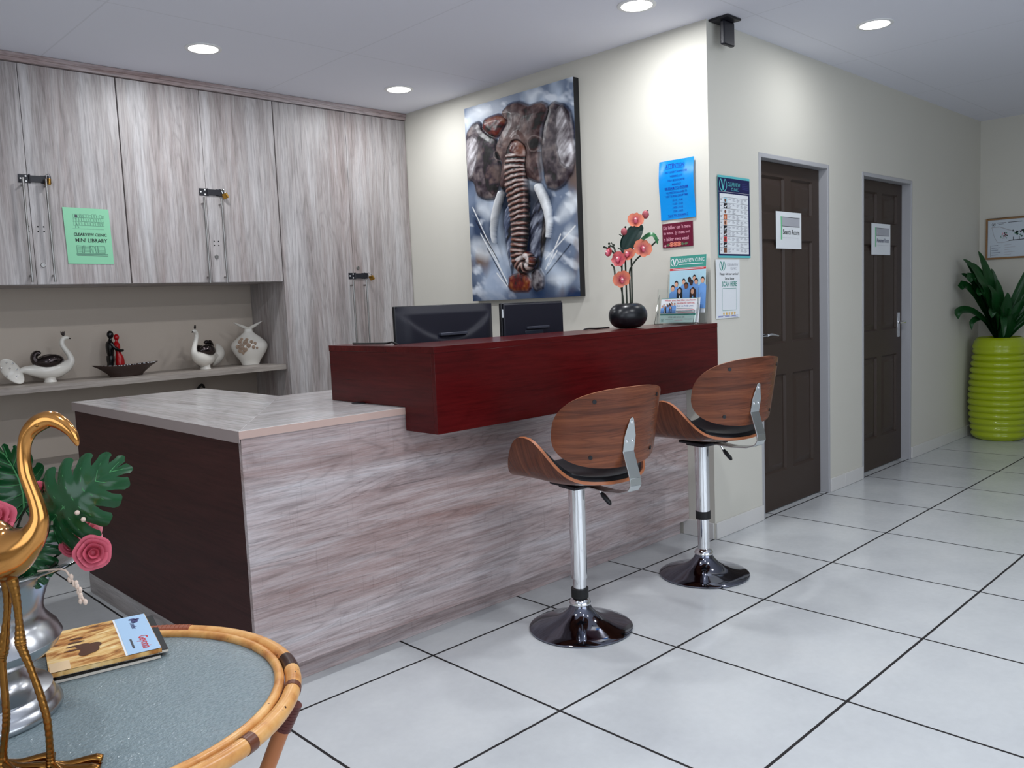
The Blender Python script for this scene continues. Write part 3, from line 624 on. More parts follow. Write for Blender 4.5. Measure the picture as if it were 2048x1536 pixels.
    for k, wv in (('tuskL', [.023, .025, .021, .014, .003]), ('tuskR', [.028, .030, .026, .019, .007])):
        d, _ = along(PP[k], wv, U, V); m = np.clip((1.05-d)*8, 0, 1)
        put(S(30, 34, 48), np.clip(1.45-d, 0, 1)*.7); put(S(206, 208, 210)*(.72+.5*wr2[..., None]), m); hgt = np.maximum(hgt, m*(.02+.026*np.sqrt(np.clip(1-d*d, 0, 1))))
    hgt = hgt+.0035*(n3-.5)*(hgt > .004)+.0012*(n2-.5)
    for a in (U, V): hgt = hgt*np.clip(np.minimum(a, 1-a)*40, 0, 1)
    hgt = np.maximum(hgt, 0)+.0008; col = np.clip((col-.16)*1.22+.14, .004, .95)
    return nu, nv, U, V, col, hgt
nu, nv, U, V, col, hgt = elephant()
t_ = thing('elephant_picture', 'tall relief picture of a charging elephant on a grey blue canvas', 'picture', (-.03, 1.33, PZ0))
G().box((-.047, Y0, PZ0), (-.001, Y1, PZ1)).build('canvas', canvas_black, t_, bevel=.002)
gp = G(); vs = [(-.0475-hgt[j, i], Y1-U[j, i]*(Y1-Y0), PZ1-V[j, i]*(PZ1-PZ0)) for j in range(nv+1) for i in range(nu+1)]
cs = [tuple(np.clip(col[j, i], 0, 1)) for j in range(nv+1) for i in range(nu+1)]; k = nu+1
gp.add(vs, [(j*k+i, j*k+i+1, (j+1)*k+i+1, (j+1)*k+i) for j in range(nv) for i in range(nu)], 0, cs)
gp.build('relief', mat('relief_paint', rough=.42, attr=True), t_, smooth=60, weld=False)

# ================================================================ NOTICES
navy = mat('navy_print', s(20, 24, 78), .4); teal = mat('teal_print', s(64, 150, 136), .45); aqua = mat('aqua_print', s(96, 190, 196), .4)
redP = mat('red_print', s(206, 40, 48), .45); blueI = mat('deep_blue_ink', s(10, 50, 170), .5); greyP = mat('grey_print', s(176, 178, 186), .5)
greyD = mat('dark_grey_print', s(70, 72, 80), .5); skyP = mat('pale_blue_print', s(176, 214, 230), .45); scrub = mat('scrub_blue_print', s(112, 160, 222), .45)
skin1 = mat('light_skin_print', s(222, 168, 142), .5); skin2 = mat('brown_skin_print', s(120, 76, 56), .5); skin3 = mat('dark_skin_print', s(62, 42, 38), .5)
amber = mat('amber_print', s(226, 178, 80), .45); orangeP = mat('orange_print', s(190, 96, 50), .45); pinkP = mat('pink_print', s(226, 160, 178), .5)
def vert(x): return (0, 0, -1)
# blue plastic-covered notice on the reception wall (faces -x; right is -y)
bend = lambda x, y: .006*math.sin(y*17)+.004*math.sin(x*30+y*9)+.0115
sh = Sheet((-.001, .296, 2.013), (0, -1, 0), (0, 0, -1), bend)
o = sheet_mesh(sh, .217, .307, mat('bright_blue_paper', s(12, 146, 230), .22), 'blue_notice', (-.003, .19, 1.71), n=14)
tag(o, 'bright blue notice headed ATTENTION taped to the cream wall', 'notice')
sh.text('ATTENTION:', .045, .018, .115, .022, blueI, .012).rect(.045, .0425, .115, .002, blueI)
for tx, y, w_, b in (('ONLY URGENT SHOPPING FOR', .057, .135, 0), ('WEEKEND LISTS', .079, .075, 0), ('ONLY BE DONE AFTER', .1, .105, 0), ('BREAKFAST', .121, .055, 0), ('08:30AM TO 09:30AM', .139, .145, .015),
                    ('NO PERSONS ALLOWED TO', .163, .13, 0), ('VISIT DURING GROUP TIMES', .181, .14, 0), ('10:15 - 10:45', .203, .065, 0), ('11:30 - 12:30', .222, .065, 0), ('14:30 - 15:15', .241, .065, 0), ('17:00 - 18:00', .26, .065, 0), ('THANK YOU, SISTER MARIA Z', .281, .13, .01)):
    sh.text(tx, .1085-w_/2, y, w_, .013 if b else .0105, blueI, b or .006)
    if b: sh.rect(.1085-w_/2, y+.0145, w_, .0012, blueI)
sh.build('lettering', o)
# maroon plaque
sh = Sheet((-.006, .2915, 1.687), (0, -1, 0), (0, 0, -1))
g_ = G().box((-.006, .100, 1.559), (-.0008, .2915, 1.687))
o = tag(g_.build('maroon_plaque', mat('maroon_board', s(104, 18, 48), .35), None, (-.003, .195, 1.559), bevel=.001), 'small maroon plaque with pink handwriting under the blue notice', 'plaque')
for tx, x, y, w_, h_ in (("Dis lekker om 'n mens", .008, .012, .172, .02), ('te wees.  Jy moet net', .008, .042, .166, .022), ("'n lekker mens wees!", .008, .072, .160, .021)): sh.text(tx, x, y, w_, h_, pinkP, .01)
for i in range(3): sh.disc(.058+i*.024, .112, .014, .012, mat('peach_print', s(236, 138, 120), .5)).ring(.058+i*.024, .112, .008, .007, .002, orangeP, L=2)
sh.disc(.018, .118, .006, .006, pinkP)
for x, a in ((.036, .3), (.128, -.3), (.150, .1)): sh.poly([(x-.014, .114+a*.01), (x, .105), (x+.014, .112-a*.01), (x, .121)], mat('olive_print', s(96, 112, 84), .5))
sh.build('lettering', o)
# navy table poster on the corridor wall (faces -y; right is +x)
sh = Sheet((.070, -.004, 1.915), (1, 0, 0), (.0, 0, -1), lambda x, y: .003+.003*math.sin(y*11+.5)*math.sin(x*9+.4))
o = tag(sheet_mesh(sh, .318, .425, aqua, 'wall_poster', (.23, -.004, 1.49), n=12), 'tall navy and white table poster on the wall beside the corner', 'poster')
sh.rect(.002, .012, .314, .402, navy, 1, 8).rect(.012, .093, .288, .312, paper, 2, 8).rect(.002, .083, .314, .002, greyP, 2)
sh.logo(.046, .048, .034, aqua, 3).text('CLEARVIEW', .09, .032, .125, .021, aqua, 0, 3).text('CLINIC', .125, .060, .072, .016, aqua, 0, 3)
for i in range(4): sh.rect(.235, .034+i*.009, .068, .002, mat('dim_blue_print', s(60, 66, 128), .5), 3)
for j in range(10):
    y = .112+j*.0288; sh.rect(.013, y, .286, .0014, greyD, 3, 6)
    sh.rect(.018, y+.008, .022, .0022, greyD, 3, 1).rect(.018, y+.014, .016, .0022, greyD, 3, 1)
    a = [skyP, ink, skin1, orangeP, skin1, ink, skin3, redP, ink, skin2][j]
    if j != 2: sh.rect(.049, y+.002, .033, .0255, a, 3, 1)
    if a in (ink, skin3): sh.poly([(.053, y+.020), (.075, y+.010), (.079, y+.016), (.062, y+.024)], paper, 4)
    else: sh.disc(.064, y+.016, .009, .009, skin2 if a is not orangeP else skin1, 4, 10)
    for k_ in range(5):
        for l_ in range(2+(j*3+k_*5) % 4): sh.rect(.094+k_*.041, y+.006+l_*.0046, .030-.007*((l_+k_+j) % 3), .0026, greyP, 3, 1)
sh.build('print', o)
# scan-here leaflet (the square code itself is left out)
sh = Sheet((.036, -.004, 1.480), (1, 0, 0), (0, 0, -1), lambda x, y: .004+.010*max(0, .08-y)*x*60*.2+.002*math.sin(y*14))
o = tag(sheet_mesh(sh, .232, .308, paper, 'wall_leaflet', (.15, -.004, 1.17), n=12), 'white SCAN HERE leaflet with five yellow stars under the poster', 'leaflet')
sh.logo(.062, .032, .026, teal).text('CLEARVIEW', .106, .02, .11, .014, greyP).text('CLINIC', .138, .040, .06, .012, greyP)
sh.text('Happy with our service?', .034, .068, .182, .017, ink, .006).text('Let us know', .084, .092, .09, .014, ink, .006).text('SCAN HERE', .054, .115, .145, .026, teal, .012)
for a, b, c_, d in ((.060, .150, .135, .002), (.060, .266, .135, .002), (.056, .154, .002, .11), (.197, .154, .002, .11)): sh.rect(a, b, c_, d, teal)
for i in range(5): sh.poly([(.073+i*.027+.012*(1 if q % 2 == 0 else .42)*math.sin(q*PI/5), .284-.012*(1 if q % 2 == 0 else .42)*math.cos(q*PI/5)) for q in range(10)], amber)
for y in (.3-.006, .3+.001): sh.rect(.016, y, .2, .0012, blueI)
for x in (.02, .085, .15): sh.rect(x, .2965, .045, .002, blueI)
sh.build('print', o)
# papers on the two doors
for (x, y, z, w_, h_, txt, lbl) in ((.790, .052-.002, 1.768, .300, .216, 'Search Room', 'white Search Room sign taped to the nearer brown door'), (2.163, .062-.002, 1.750, .312, .218, 'Assessment Room', 'white Assessment Room sign taped to the farther brown door')):
    pass
def door_sign(x, y, z, w_, h_, txt, lbl):
    sh = Sheet((x, y, z), (1, 0, 0), (.0, 0, -1), lambda a, b: .003+.003*math.sin(a*20)*math.sin(b*13+.3))
    o = tag(sheet_mesh(sh, w_, h_, paper, 'door_sign', (x+w_/2, y, z-h_)), lbl, 'sign', 'room name papers on the brown doors')
    k_ = w_/.3
    sh.rect(.050*k_, .028, .016*k_, .135, mat('pale_green_print', s(120, 196, 150), .5)).rect(.066*k_, .031, .215*k_, .052, greyP).rect(.066*k_, .030, .215*k_, .0025, ink, 2).rect(.066*k_, .083, .215*k_, .0025, ink, 2)
    sh.text(txt, .073*k_, .102, .203*k_, .030, ink if txt[0] == 'S' else mat('blue_grey_ink', s(70, 74, 110), .5), .012)
    sh.rect(.07*k_, .150, .2*k_, .001, greyP); sh.build('lettering', o)
door_sign(.775, .0505, 1.768, .310, .216, 'Search Room', 'white Search Room sign taped to the nearer brown door')
door_sign(2.135, .0605, 1.750, .325, .218, 'Assessment Room', 'white Assessment Room sign taped to the farther brown door')
# green library notice on the cupboard
sh = Sheet((-2.322, YF-.0015, 1.908), (1, 0, -.012), (.02, 0, -1), lambda a, b: .002+.002*math.sin(b*12))
gP = mat('mint_green_paper', s(140, 208, 168), .35); gI = mat('green_grey_ink', s(96, 146, 122), .5)
o = tag(sheet_mesh(sh, .234, .300, gP, 'library_notice', (-2.2, YF-.002, 1.606)), 'mint green MINI LIBRARY notice taped to the left wall cupboard', 'notice')
sh.text('CLEARVIEW CLINIC', .042, .134, .168, .016, ink, .022).text('MINI LIBRARY', .048, .163, .163, .020, ink, .012)
rg = random.Random(3)
for i in range(3):
    x = .048
    while x < .198:
        w_ = rg.uniform(.008, .016); h_ = rg.uniform(.012, .019)
        sh.line([(x, .05+i*.021), (x, .05+i*.021-h_), (x+w_*.8, .05+i*.021-h_), (x+w_*.8, .05+i*.021)], .0016, gI); x += w_
    sh.line([(.044, .052+i*.021), (.204, .052+i*.021)], .002, gI)
sh.disc(.064, .044, .007, .008, greyD, 2, 10).line([(.064, .05), (.06, .085), (.055, .108)], .004, gI, 2).line([(.06, .08), (.072, .108)], .003, gI, 2).line([(.04, .112), (.2, .112)], .0016, gI)
x = .05
for i, (w_, k_) in enumerate(((.028, 0), (.01, .006), (.034, 0), (.016, 0), (.018, -.010), (.012, .0), (.038, 0))):
    sh.line([(x, .242), (x+k_, .202), (x+w_+k_, .204), (x+w_, .242), (x, .242)], .0025, gI, 2)
    if k_ == 0 and w_ > .02:
        for q in range(4): sh.line([(x+.002, .21+q*.008), (x+w_-.002, .21+q*.008)], .0016, gI, 2)
    x += w_-.002
sh.rect(.046, .245, .162, .007, gI).line([(.048, .256), (.206, .256)], .002, greyD); sh.build('lettering', o)
# framed plan on the end wall (faces -x; right is -y)
t_ = thing('framed_plan', 'site plan in a thin wooden frame above the potted plant', 'framed print', (XE-.01, -.30, 1.502))
fy0, fy1, fz0, fz1 = -.56, -.055, 1.502, 1.845
G().box((XE-.022, fy0, fz0), (XE-.001, fy0+.014, fz1)).box((XE-.022, fy1-.014, fz0), (XE-.001, fy1, fz1)).box((XE-.022, fy0+.014, fz0), (XE-.001, fy1-.014, fz0+.014)).box((XE-.022, fy0+.014, fz1-.014), (XE-.001, fy1-.014, fz1)).build('frame', frame_wood, t_, bevel=.002)
G().box((XE-.011, fy0+.014, fz0+.014), (XE-.002, fy1-.014, fz1-.014)).build('plan_sheet', mat('pale_blue_paper', s(206, 216, 226), .3), t_, smooth=0)
sh = Sheet((XE-.0112, fy1-.014, fz1-.014), (0, -1, 0), (0, 0, -1))
sh.logo(.045, .036, .014, greyD).line([(.07, .026), (.14, .026)], .004, greyD).line([(.155, .026), (.26, .026)], .005, greyD).line([(.08, .036), (.12, .036)], .003, greyD)
sh.line([(.03, .06), (.09, .058), (.15, .085), (.2, .105), (.3, .1), (.44, .12)], .007, greyP).line([(.03, .06), (.05, .14), (.075, .19), (.12, .192), (.17, .18), (.44, .17)], .004, greyP).line([(.16, .178), (.46, .168)], .006, greyD)
for i in range(26): sh.disc(.10+.05*rg.random(), .112+.045*rg.random(), .005, .005, [gI, greyP, pinkP][i % 3], 2, 7)
for i in range(18): sh.disc(.19+.10*rg.random(), .095+.055*rg.random(), .007, .008, [greyD, mat('leaf_print', s(50, 90, 74), .5), gI][i % 3], 2, 7)
for x in (.195, .24, .29): sh.line([(x, .15), (x, .176)], .005, greyD, 3)
for i in range(5): sh.line([(.03, .215+i*.02), (.03+.05+.02*(i % 2), .213+i*.02)], .003, mat('blue_grey_ink', s(70, 74, 110), .5)); sh.line([(.13, .215+i*.02), (.18+.03*(i % 2), .213+i*.02)], .003, greyP)
sh.line([(.022, .21), (.022, .306)], .002, greyD).build('print', t_)

# ================================================================ BROCHURE HOLDER (two tiers, clear)
t_ = thing('brochure_holder', 'clear two-tier brochure holder on the right end of the red counter', 'brochure holder', (-.07, .145, CZ1))
Hy0, Hy1 = .018, .272
ga = G()
def ap(x, z, d): return (x, d, z)
def wall_(x0, z0, x1, z1, y0=Hy0, y1=Hy1, th=.003):
    ga.prism([(x0, z0), (x0-th, z0), (x1-th, z1), (x1, z1)], lambda p, d: (p[0], d, p[1]), y0, y1)
zb = CZ1+.001
ga.box((-.128, Hy0, zb), (-.012, Hy1, zb+.003))
wall_(-.125, zb+.003, -.105, zb+.072, .03, .262); wall_(-.100, zb+.003, -.082, zb+.185)
wall_(-.060, zb+.055, -.048, zb+.125, .025, .24); wall_(-.040, zb+.003, -.018, zb+.262, .0, .25)
for y in (Hy0, Hy1-.003): ga.prism([(-.125, zb+.003), (-.09, zb+.003), (-.072, zb+.16), (-.106, zb+.07)], lambda p, d: (p[0], d, p[1]), y, y+.003)
ga.build('stand', acrylic, t_, smooth=0)
def people(sh, x, y, w_, h_, L, seed):
    for (px, py, sk, r_2) in ((.56, .20, skin3, .05), (.70, .15, skin1, .05), (.40, .24, skin1, .05), (.62, .28, skin3, .055), (.76, .25, skin1, .055), (.94, .22, skin1, .055), (.19, .30, skin1, .055), (.09, .42, skin1, .06), (.48, .36, skin2, .06)):
        X = x+px*w_; Y = y+py*h_
        sh.poly([(X-.11*w_, y+h_*.98), (X-.10*w_, Y+.15*h_), (X-.04*w_, Y+.08*h_), (X+.04*w_, Y+.08*h_), (X+.11*w_, Y+.15*h_), (X+.10*w_, y+h_*.98)], scrub, L)
        sh.disc(X, Y-.02*h_, r_2*w_*.98, r_2*w_*1.25, ink, L+.3, 12).disc(X, Y+.012*h_, r_2*w_*.86, r_2*w_*1.05, sk, L+.6, 12); L += .9
    for px, py in ((.30, .50), (.68, .52)):
        X = x+px*w_; Y = y+py*h_
        sh.poly([(X-.10*w_, y+h_*.98), (X-.08*w_, Y-.05*h_), (X, Y-.13*h_), (X+.08*w_, Y-.05*h_), (X+.10*w_, y+h_*.98)], ink if px < .5 else mat('dark_brown_print', s(60, 30, 28), .5), L)
        sh.disc(X-.01*w_, Y, .045*w_, .06*w_*1.1, skin1, L+.5, 12).poly([(X-.025*w_, y+h_*.96), (X-.02*w_, Y+.12*h_), (X+.02*w_, Y+.12*h_), (X+.02*w_, y+h_*.96)], paper if px < .5 else scrub, L+.6); L += 1
# back leaflet
V_ = Vector((-.026, 0, -.29)).normalized()
sh = Sheet((-.030, .226, 1.508), (0, -1, 0), V_)
o = tag(sheet_mesh(sh, .222, .30, paper, 'clinic_leaflet', (-.05, .115, 1.21)), 'large upright leaflet with a team in blue scrubs, at the back of the clear holder', 'leaflet')
sh.rect(0, 0, .222, .062, teal).logo(.028, .030, .022, paper).text('CLEARVIEW CLINIC', .053, .014, .158, .019, paper, .006).rect(.055, .042, .15, .004, paper, 2, 1)
sh.rect(0, .064, .222, .011, redP).rect(.018, .068, .19, .003, paper, 2, 1).rect(0, .076, .222, .2, skyP); people(sh, .004, .09, .214, .19, 2, 1); sh.build('print', o)
# front leaflets
V2 = Vector((-.024, 0, -.13)).normalized()
for i in range(3):
    sh = Sheet((-.082+.006*(i-1)*0-.005*i, .2455-.006*(2-i), 1.288), (0, -1, 0), V2)
    o = sheet_mesh(sh, .222, .128, paper, 'folded_leaflet', (-.1, .13, 1.16))
    tag(o, ['rearmost small white leaflet of the front pocket, only its right edge showing', 'middle small white leaflet of the front pocket, only its right edge showing', 'front small leaflet headed When you feel like you have no-one to turn to'][i], 'leaflet', 'small leaflets in the front pocket')
    if i == 2:
        sh.rect(0, 0, .222, .002, teal).text('When you feel like you have', .022, .006, .19, .012, redP, .008).text('no-one to turn to,', .1, .022, .11, .010, redP, .008).text('Let us help you.', .105, .036, .1, .011, mat('blue_print', s(40, 84, 160), .5), .006)
        for q in range(4): sh.rect(.1+.01*(q % 2), .053+q*.007, .1, .0022, [greyD, redP][q % 2], 1, 1)
        people(sh, .004, .018, .09, .062, 2, 2)
        sh.rect(0, .082, .222, .008, teal).rect(0, .090, .222, .038, mat('mint_print', s(214, 240, 234), .5), 1).text('0722 102 10 10 100', .055, .096, .1, .008, greyD).logo(.018, .116, .008, teal)
        for q in range(3): sh.rect(.035+.06*q, .110+.005*(q % 2), .05, .0016, [greyD, pinkP, greyD][q], 2, 1)
    sh.build('print', o)

# ================================================================ ORCHIDS IN A BLACK PEBBLE VASE
VC = Vector((-.516, .142, CZ1)); rh = Vector((.719, -.695, 0)); fh = Vector((.695, .719, 0))
def oq(px, py, dep=0): return VC+rh*((px-1256)/378)+fh*dep+Vector((0, 0, (656-py)/378*1.0))
t_ = thing('orchid_vase', 'black pebble vase with coral orchids on the red counter', 'flower vase', VC)
G().lathe([(0, .001)]+[(.040+.0605*math.cos(R(a_)), .0615+.0605*math.sin(R(a_))) for a_ in range(-88, 92, 8)]+[(.038, .118), (.0, .112)], VC, 56, 1.06, .85).build('vase', mat('black_matte_ceramic', (.006, .007, .010, 1), .3), t_, smooth=85)
gst = G()
for pts in ([(1246, 622), (1247, 560), (1250, 500), (1256, 470)], [(1254, 622), (1254, 540), (1253, 480)], [(1264, 622), (1265, 545), (1266, 500)], [(1249, 622), (1245, 580), (1238, 566)], [(1261, 622), (1261, 560), (1264, 545)],
            [(1254, 492), (1262, 474), (1280, 464), (1292, 452), (1298, 443)], [(1247, 545), (1235, 520), (1226, 510), (1216, 506)], [(1265, 542), (1275, 530), (1288, 520), (1305, 505), (1314, 497)], [(1234, 566), (1233, 545), (1229, 538)], [(1250, 488), (1244, 484)], [(1250, 516), (1241, 508)], [(1236, 520), (1234, 508), (1227, 503)], [(1234, 508), (1229, 498)]):
    gst.tube(spline([oq(*p, (i*.013 % .03)-.01) for i, p in enumerate(pts)], 4), .0042 if len(pts) > 2 else .0025, 8)
for p in ((1314, 497), (1225, 500), (1233, 503), (1225, 506), (1216, 506)): gst.ball(oq(*p), .006, 8)
gst.build('stems', stemG, t_)
def petal_patch(gg, c, dirv, nrm, L, W, cup, ca, cb, n=6):
    d = Vector(dirv).normalized(); nn = Vector(nrm).normalized(); sd = d.cross(nn).normalized()
    def fn(a, b):
        w_ = W*max(0, math.sin(PI*(.06+.94*b)**1.35))**.6*(a-.5)
        return Vector(c)+d*(L*b)+sd*w_+nn*(cup*(b*b)+.25*cup*(2*a-1)**2)
    gg.grid(fn, n, n, 0, lambda a, b: tuple(ca[i]+(cb[i]-ca[i])*min(1, b*1.15) for i in range(3)))
def orchid(px, py, dep, size, face, tilt=0, pale=0):
    c = oq(px, py, dep); nn = (-fh*face[0]+rh*face[1]+Vector((0, 0, face[2]))).normalized(); up = Vector((0, 0, 1)); sd = nn.cross(up).normalized(); up = sd.cross(nn).normalized()
    ca = s(150, 24, 70)[:3]; cb = s(226, 130, 96)[:3] if not pale else s(206, 96, 96)[:3]
    gg = G()
    for k_ in range(5):
        a = tilt+2*PI*k_/5+PI/2; petal_patch(gg, c, sd*math.cos(a)+up*math.sin(a), nn, size*(1.15 if k_ in (1, 4) else 1.05), size*(1.45 if k_ in (1, 4) else .95), size*.12, ca, cb)
    f = gg.build('orchid_flower', petalM, t_, smooth=80)
    G().ball(c+nn*.006, (.009, .009, .012), 10).ball(c+nn*.011-up*.01, (.008, .008, .011), 10).build('orchid_lip', rose_pink, f)
    G().ball(c+nn*.018, .0055, 8).build('orchid_column', mat('pale_pink_column', s(244, 200, 200), .4), f)
orchid(1273, 461, -.03, .036, (1, -.2, .25), .2)
orchid(1284, 512, -.03, .042, (1, .15, .1), .5)
orchid(1244, 566, -.035, .040, (1, .1, -.1), -.4)
orchid(1240, 530, -.03, .036, (.8, -.5, .3), .9, 1)
orchid(1258, 522, -.02, .036, (.7, -.5, .5), .1)
orchid(1224, 516, -.02, .022, (.5, -.9, .1), 0, 1)
for (px, py, r1) in ((1292, 451, .020), (1222, 517, .018), (1252, 480, .018)):
    G().ball(oq(px, py, -.015), (r1*.85, r1*.85, r1), 12).build('orchid_bud', mat('dusky_pink_bud', s(170, 84, 92), .5), t_)
def leaf_strip(gg, pts, W, up=(0, 0, 1), fold=.15, n=14, mi=0, tipf=.0):
    P = [Vector(p) for p in spline(pts, 5)]; k_ = len(P)-1
    def fn(a, b):
        x = b*k_; i = min(int(x), k_-1); p = P[i].lerp(P[i+1], x-i); d = (P[i+1]-P[i]).normalized()
        sd = d.cross(Vector(up)).normalized(); nn = sd.cross(d)
        wv = W*(math.sin(PI*min(1, .06+.94*b)**.8)**.75 if b < 1 else tipf)
        return p+sd*((a-.5)*wv)+nn*(abs(a-.5)*wv*fold*2)
    gg.grid(fn, 4, n, mi)
gl = G(); leaf_strip(gl, [oq(1254, 512, 0), oq(1264, 495, -.01), oq(1277, 478, -.02), oq(1286, 470, -.02)], .075, (-.6, -.7, .3))
leaf_strip(gl, [oq(1254, 520, 0), oq(1258, 500, .01), oq(1266, 485, 0), oq(1272, 474, .0)], .07, (-.6, -.7, .1))
gl.build('orchid_leaves', mat('dark_teal_leaf', s(16, 46, 40), .35), t_)
gl = G(); leaf_strip(gl, [oq(1278, 505, 0), oq(1292, 493, -.02), oq(1304, 490, -.03), oq(1312, 506, -.03)], .05, (-.3, -.4, .9))
gl.build('orchid_leaf', mat('mid_green_leaf', s(40, 104, 60), .4), t_)

# ================================================================ GREEN RIBBED POT WITH A DRACAENA
pc = (3.965, -.245, 0)
t_ = thing('potted_dracaena', 'dark green dracaena in a tall lime green ribbed pot in the far corner', 'potted plant', pc)
pr = [(0, .001), (.17, .001), (.186, .012)]; nr = 14; zt = .765
for i in range(nr):
    z0 = .018+i*(zt-.018)/nr; hz = (zt-.018)/nr; q = (z0+hz/2)/zt; base = .192+.033*math.sin(PI*min(1, q*1.02)**.9)
    for k_ in range(6): a = k_/6; pr.append((base-.010+.017*math.sin(PI*a)**.8, z0+hz*a))
pr += [(.205, .772), (.198, .79), (.185, .825), (.172, .850), (.160, .852), (.156, .842), (.156, .80)]
G().lathe(pr, pc, 64, caps=False).build('pot', lime, t_, smooth=70)
G().lathe([(.157, .815), (.08, .825), (0, .828)], pc, 32).build('soil', soil, t_)
S0 = Vector((pc[0], pc[1], .82))
G().tube([S0, S0+Vector((-.01, 0, .12)), S0+Vector((-.015, .0, .26))], [.022, .02, .016], 10).tube([S0+Vector((.03, -.02, 0)), S0+Vector((.045, -.03, .2))], [.016, .013], 10).build('cane', mat('dark_cane_stem', s(40, 44, 26), .6), t_)
gl = G()
def dr(h, z, tip, W, dep0=0, arch=.06, droop=None):
    A = S0+rh*h*.05+Vector((0, 0, z)); B = Vector(tip); M1 = A.lerp(B, .35)+Vector((0, 0, arch*1.0)); M2 = A.lerp(B, .72)+Vector((0, 0, arch*1.2))
    pts = [A, M1, M2, B] if droop is None else [A, M1, M2, B+Vector((0, 0, arch*.6)), B]
    leaf_strip(gl, pts, W, up=(-.55, -.45, .7), fold=.22, n=16)
for a in (((-.5), .10, (3.585, -.075, 1.50), .13, 0, .05), (-.5, .06, (3.575, -.065, 1.385), .13, 0, .05), (-.4, .03, (3.59, -.075, 1.255), .14, 0, .05, 1), (-.5, 0, (3.54, -.06, 1.02), .10, 0, .09, 1),
          (-.3, -.02, (3.655, -.125, .925), .06, 0, .10, 1), (0, .12, (3.74, -.14, 1.565), .10, 0, .02), (0, .0, (3.76, -.33, .86), .06, 0, .14, 1), (.2, .1, (3.83, -.25, 1.33), .09, 0, .02), (-.2, .12, (3.70, -.11, 1.47), .11, 0, .03), (-.2, .08, (3.66, -.16, 1.33), .10, 0, .03),
          (.6, .12, (4.03, -.47, 1.50), .07, 0, .0), (.6, .10, (4.05, -.49, 1.37), .065, 0, .03), (.6, .07, (4.04, -.50, 1.27), .06, 0, .03), (.7, .04, (4.06, -.55, 1.12), .055, 0, .06), (.7, 0, (4.05, -.56, 1.07), .07, 0, .05), (.6, -.02, (4.02, -.53, .985), .035, 0, .05),
          (-.45, .05, (3.62, -.12, 1.44), .13, 0, .04), (-.35, .02, (3.66, -.18, 1.20), .12, 0, .05, 1), (-.2, .0, (3.70, -.26, 1.02), .09, 0, .07, 1), (-.5, .09, (3.60, -.10, 1.46), .12, 0, .02), (-.1, .06, (3.72, -.22, 1.28), .13, 0, .03), (-.4, .05, (3.60, -.13, 1.31), .13, 0, .07, 1), (.2, .04, (3.84, -.33, 1.22), .10, 0, .02), (.1, -.01, (3.80, -.36, 1.09), .08, 0, .02), (.3, -.02, (3.87, -.42, 1.05), .08, 0, .03), (-.1, -.02, (3.74, -.30, 1.12), .09, 0, .02), (.0, .1, (3.88, -.20, 1.42), .09, 0, .01), (.4, .0, (3.95, -.42, 1.16), .07, 0, .02)): dr(*a)
gl.build('foliage', leafD, t_, smooth=60)

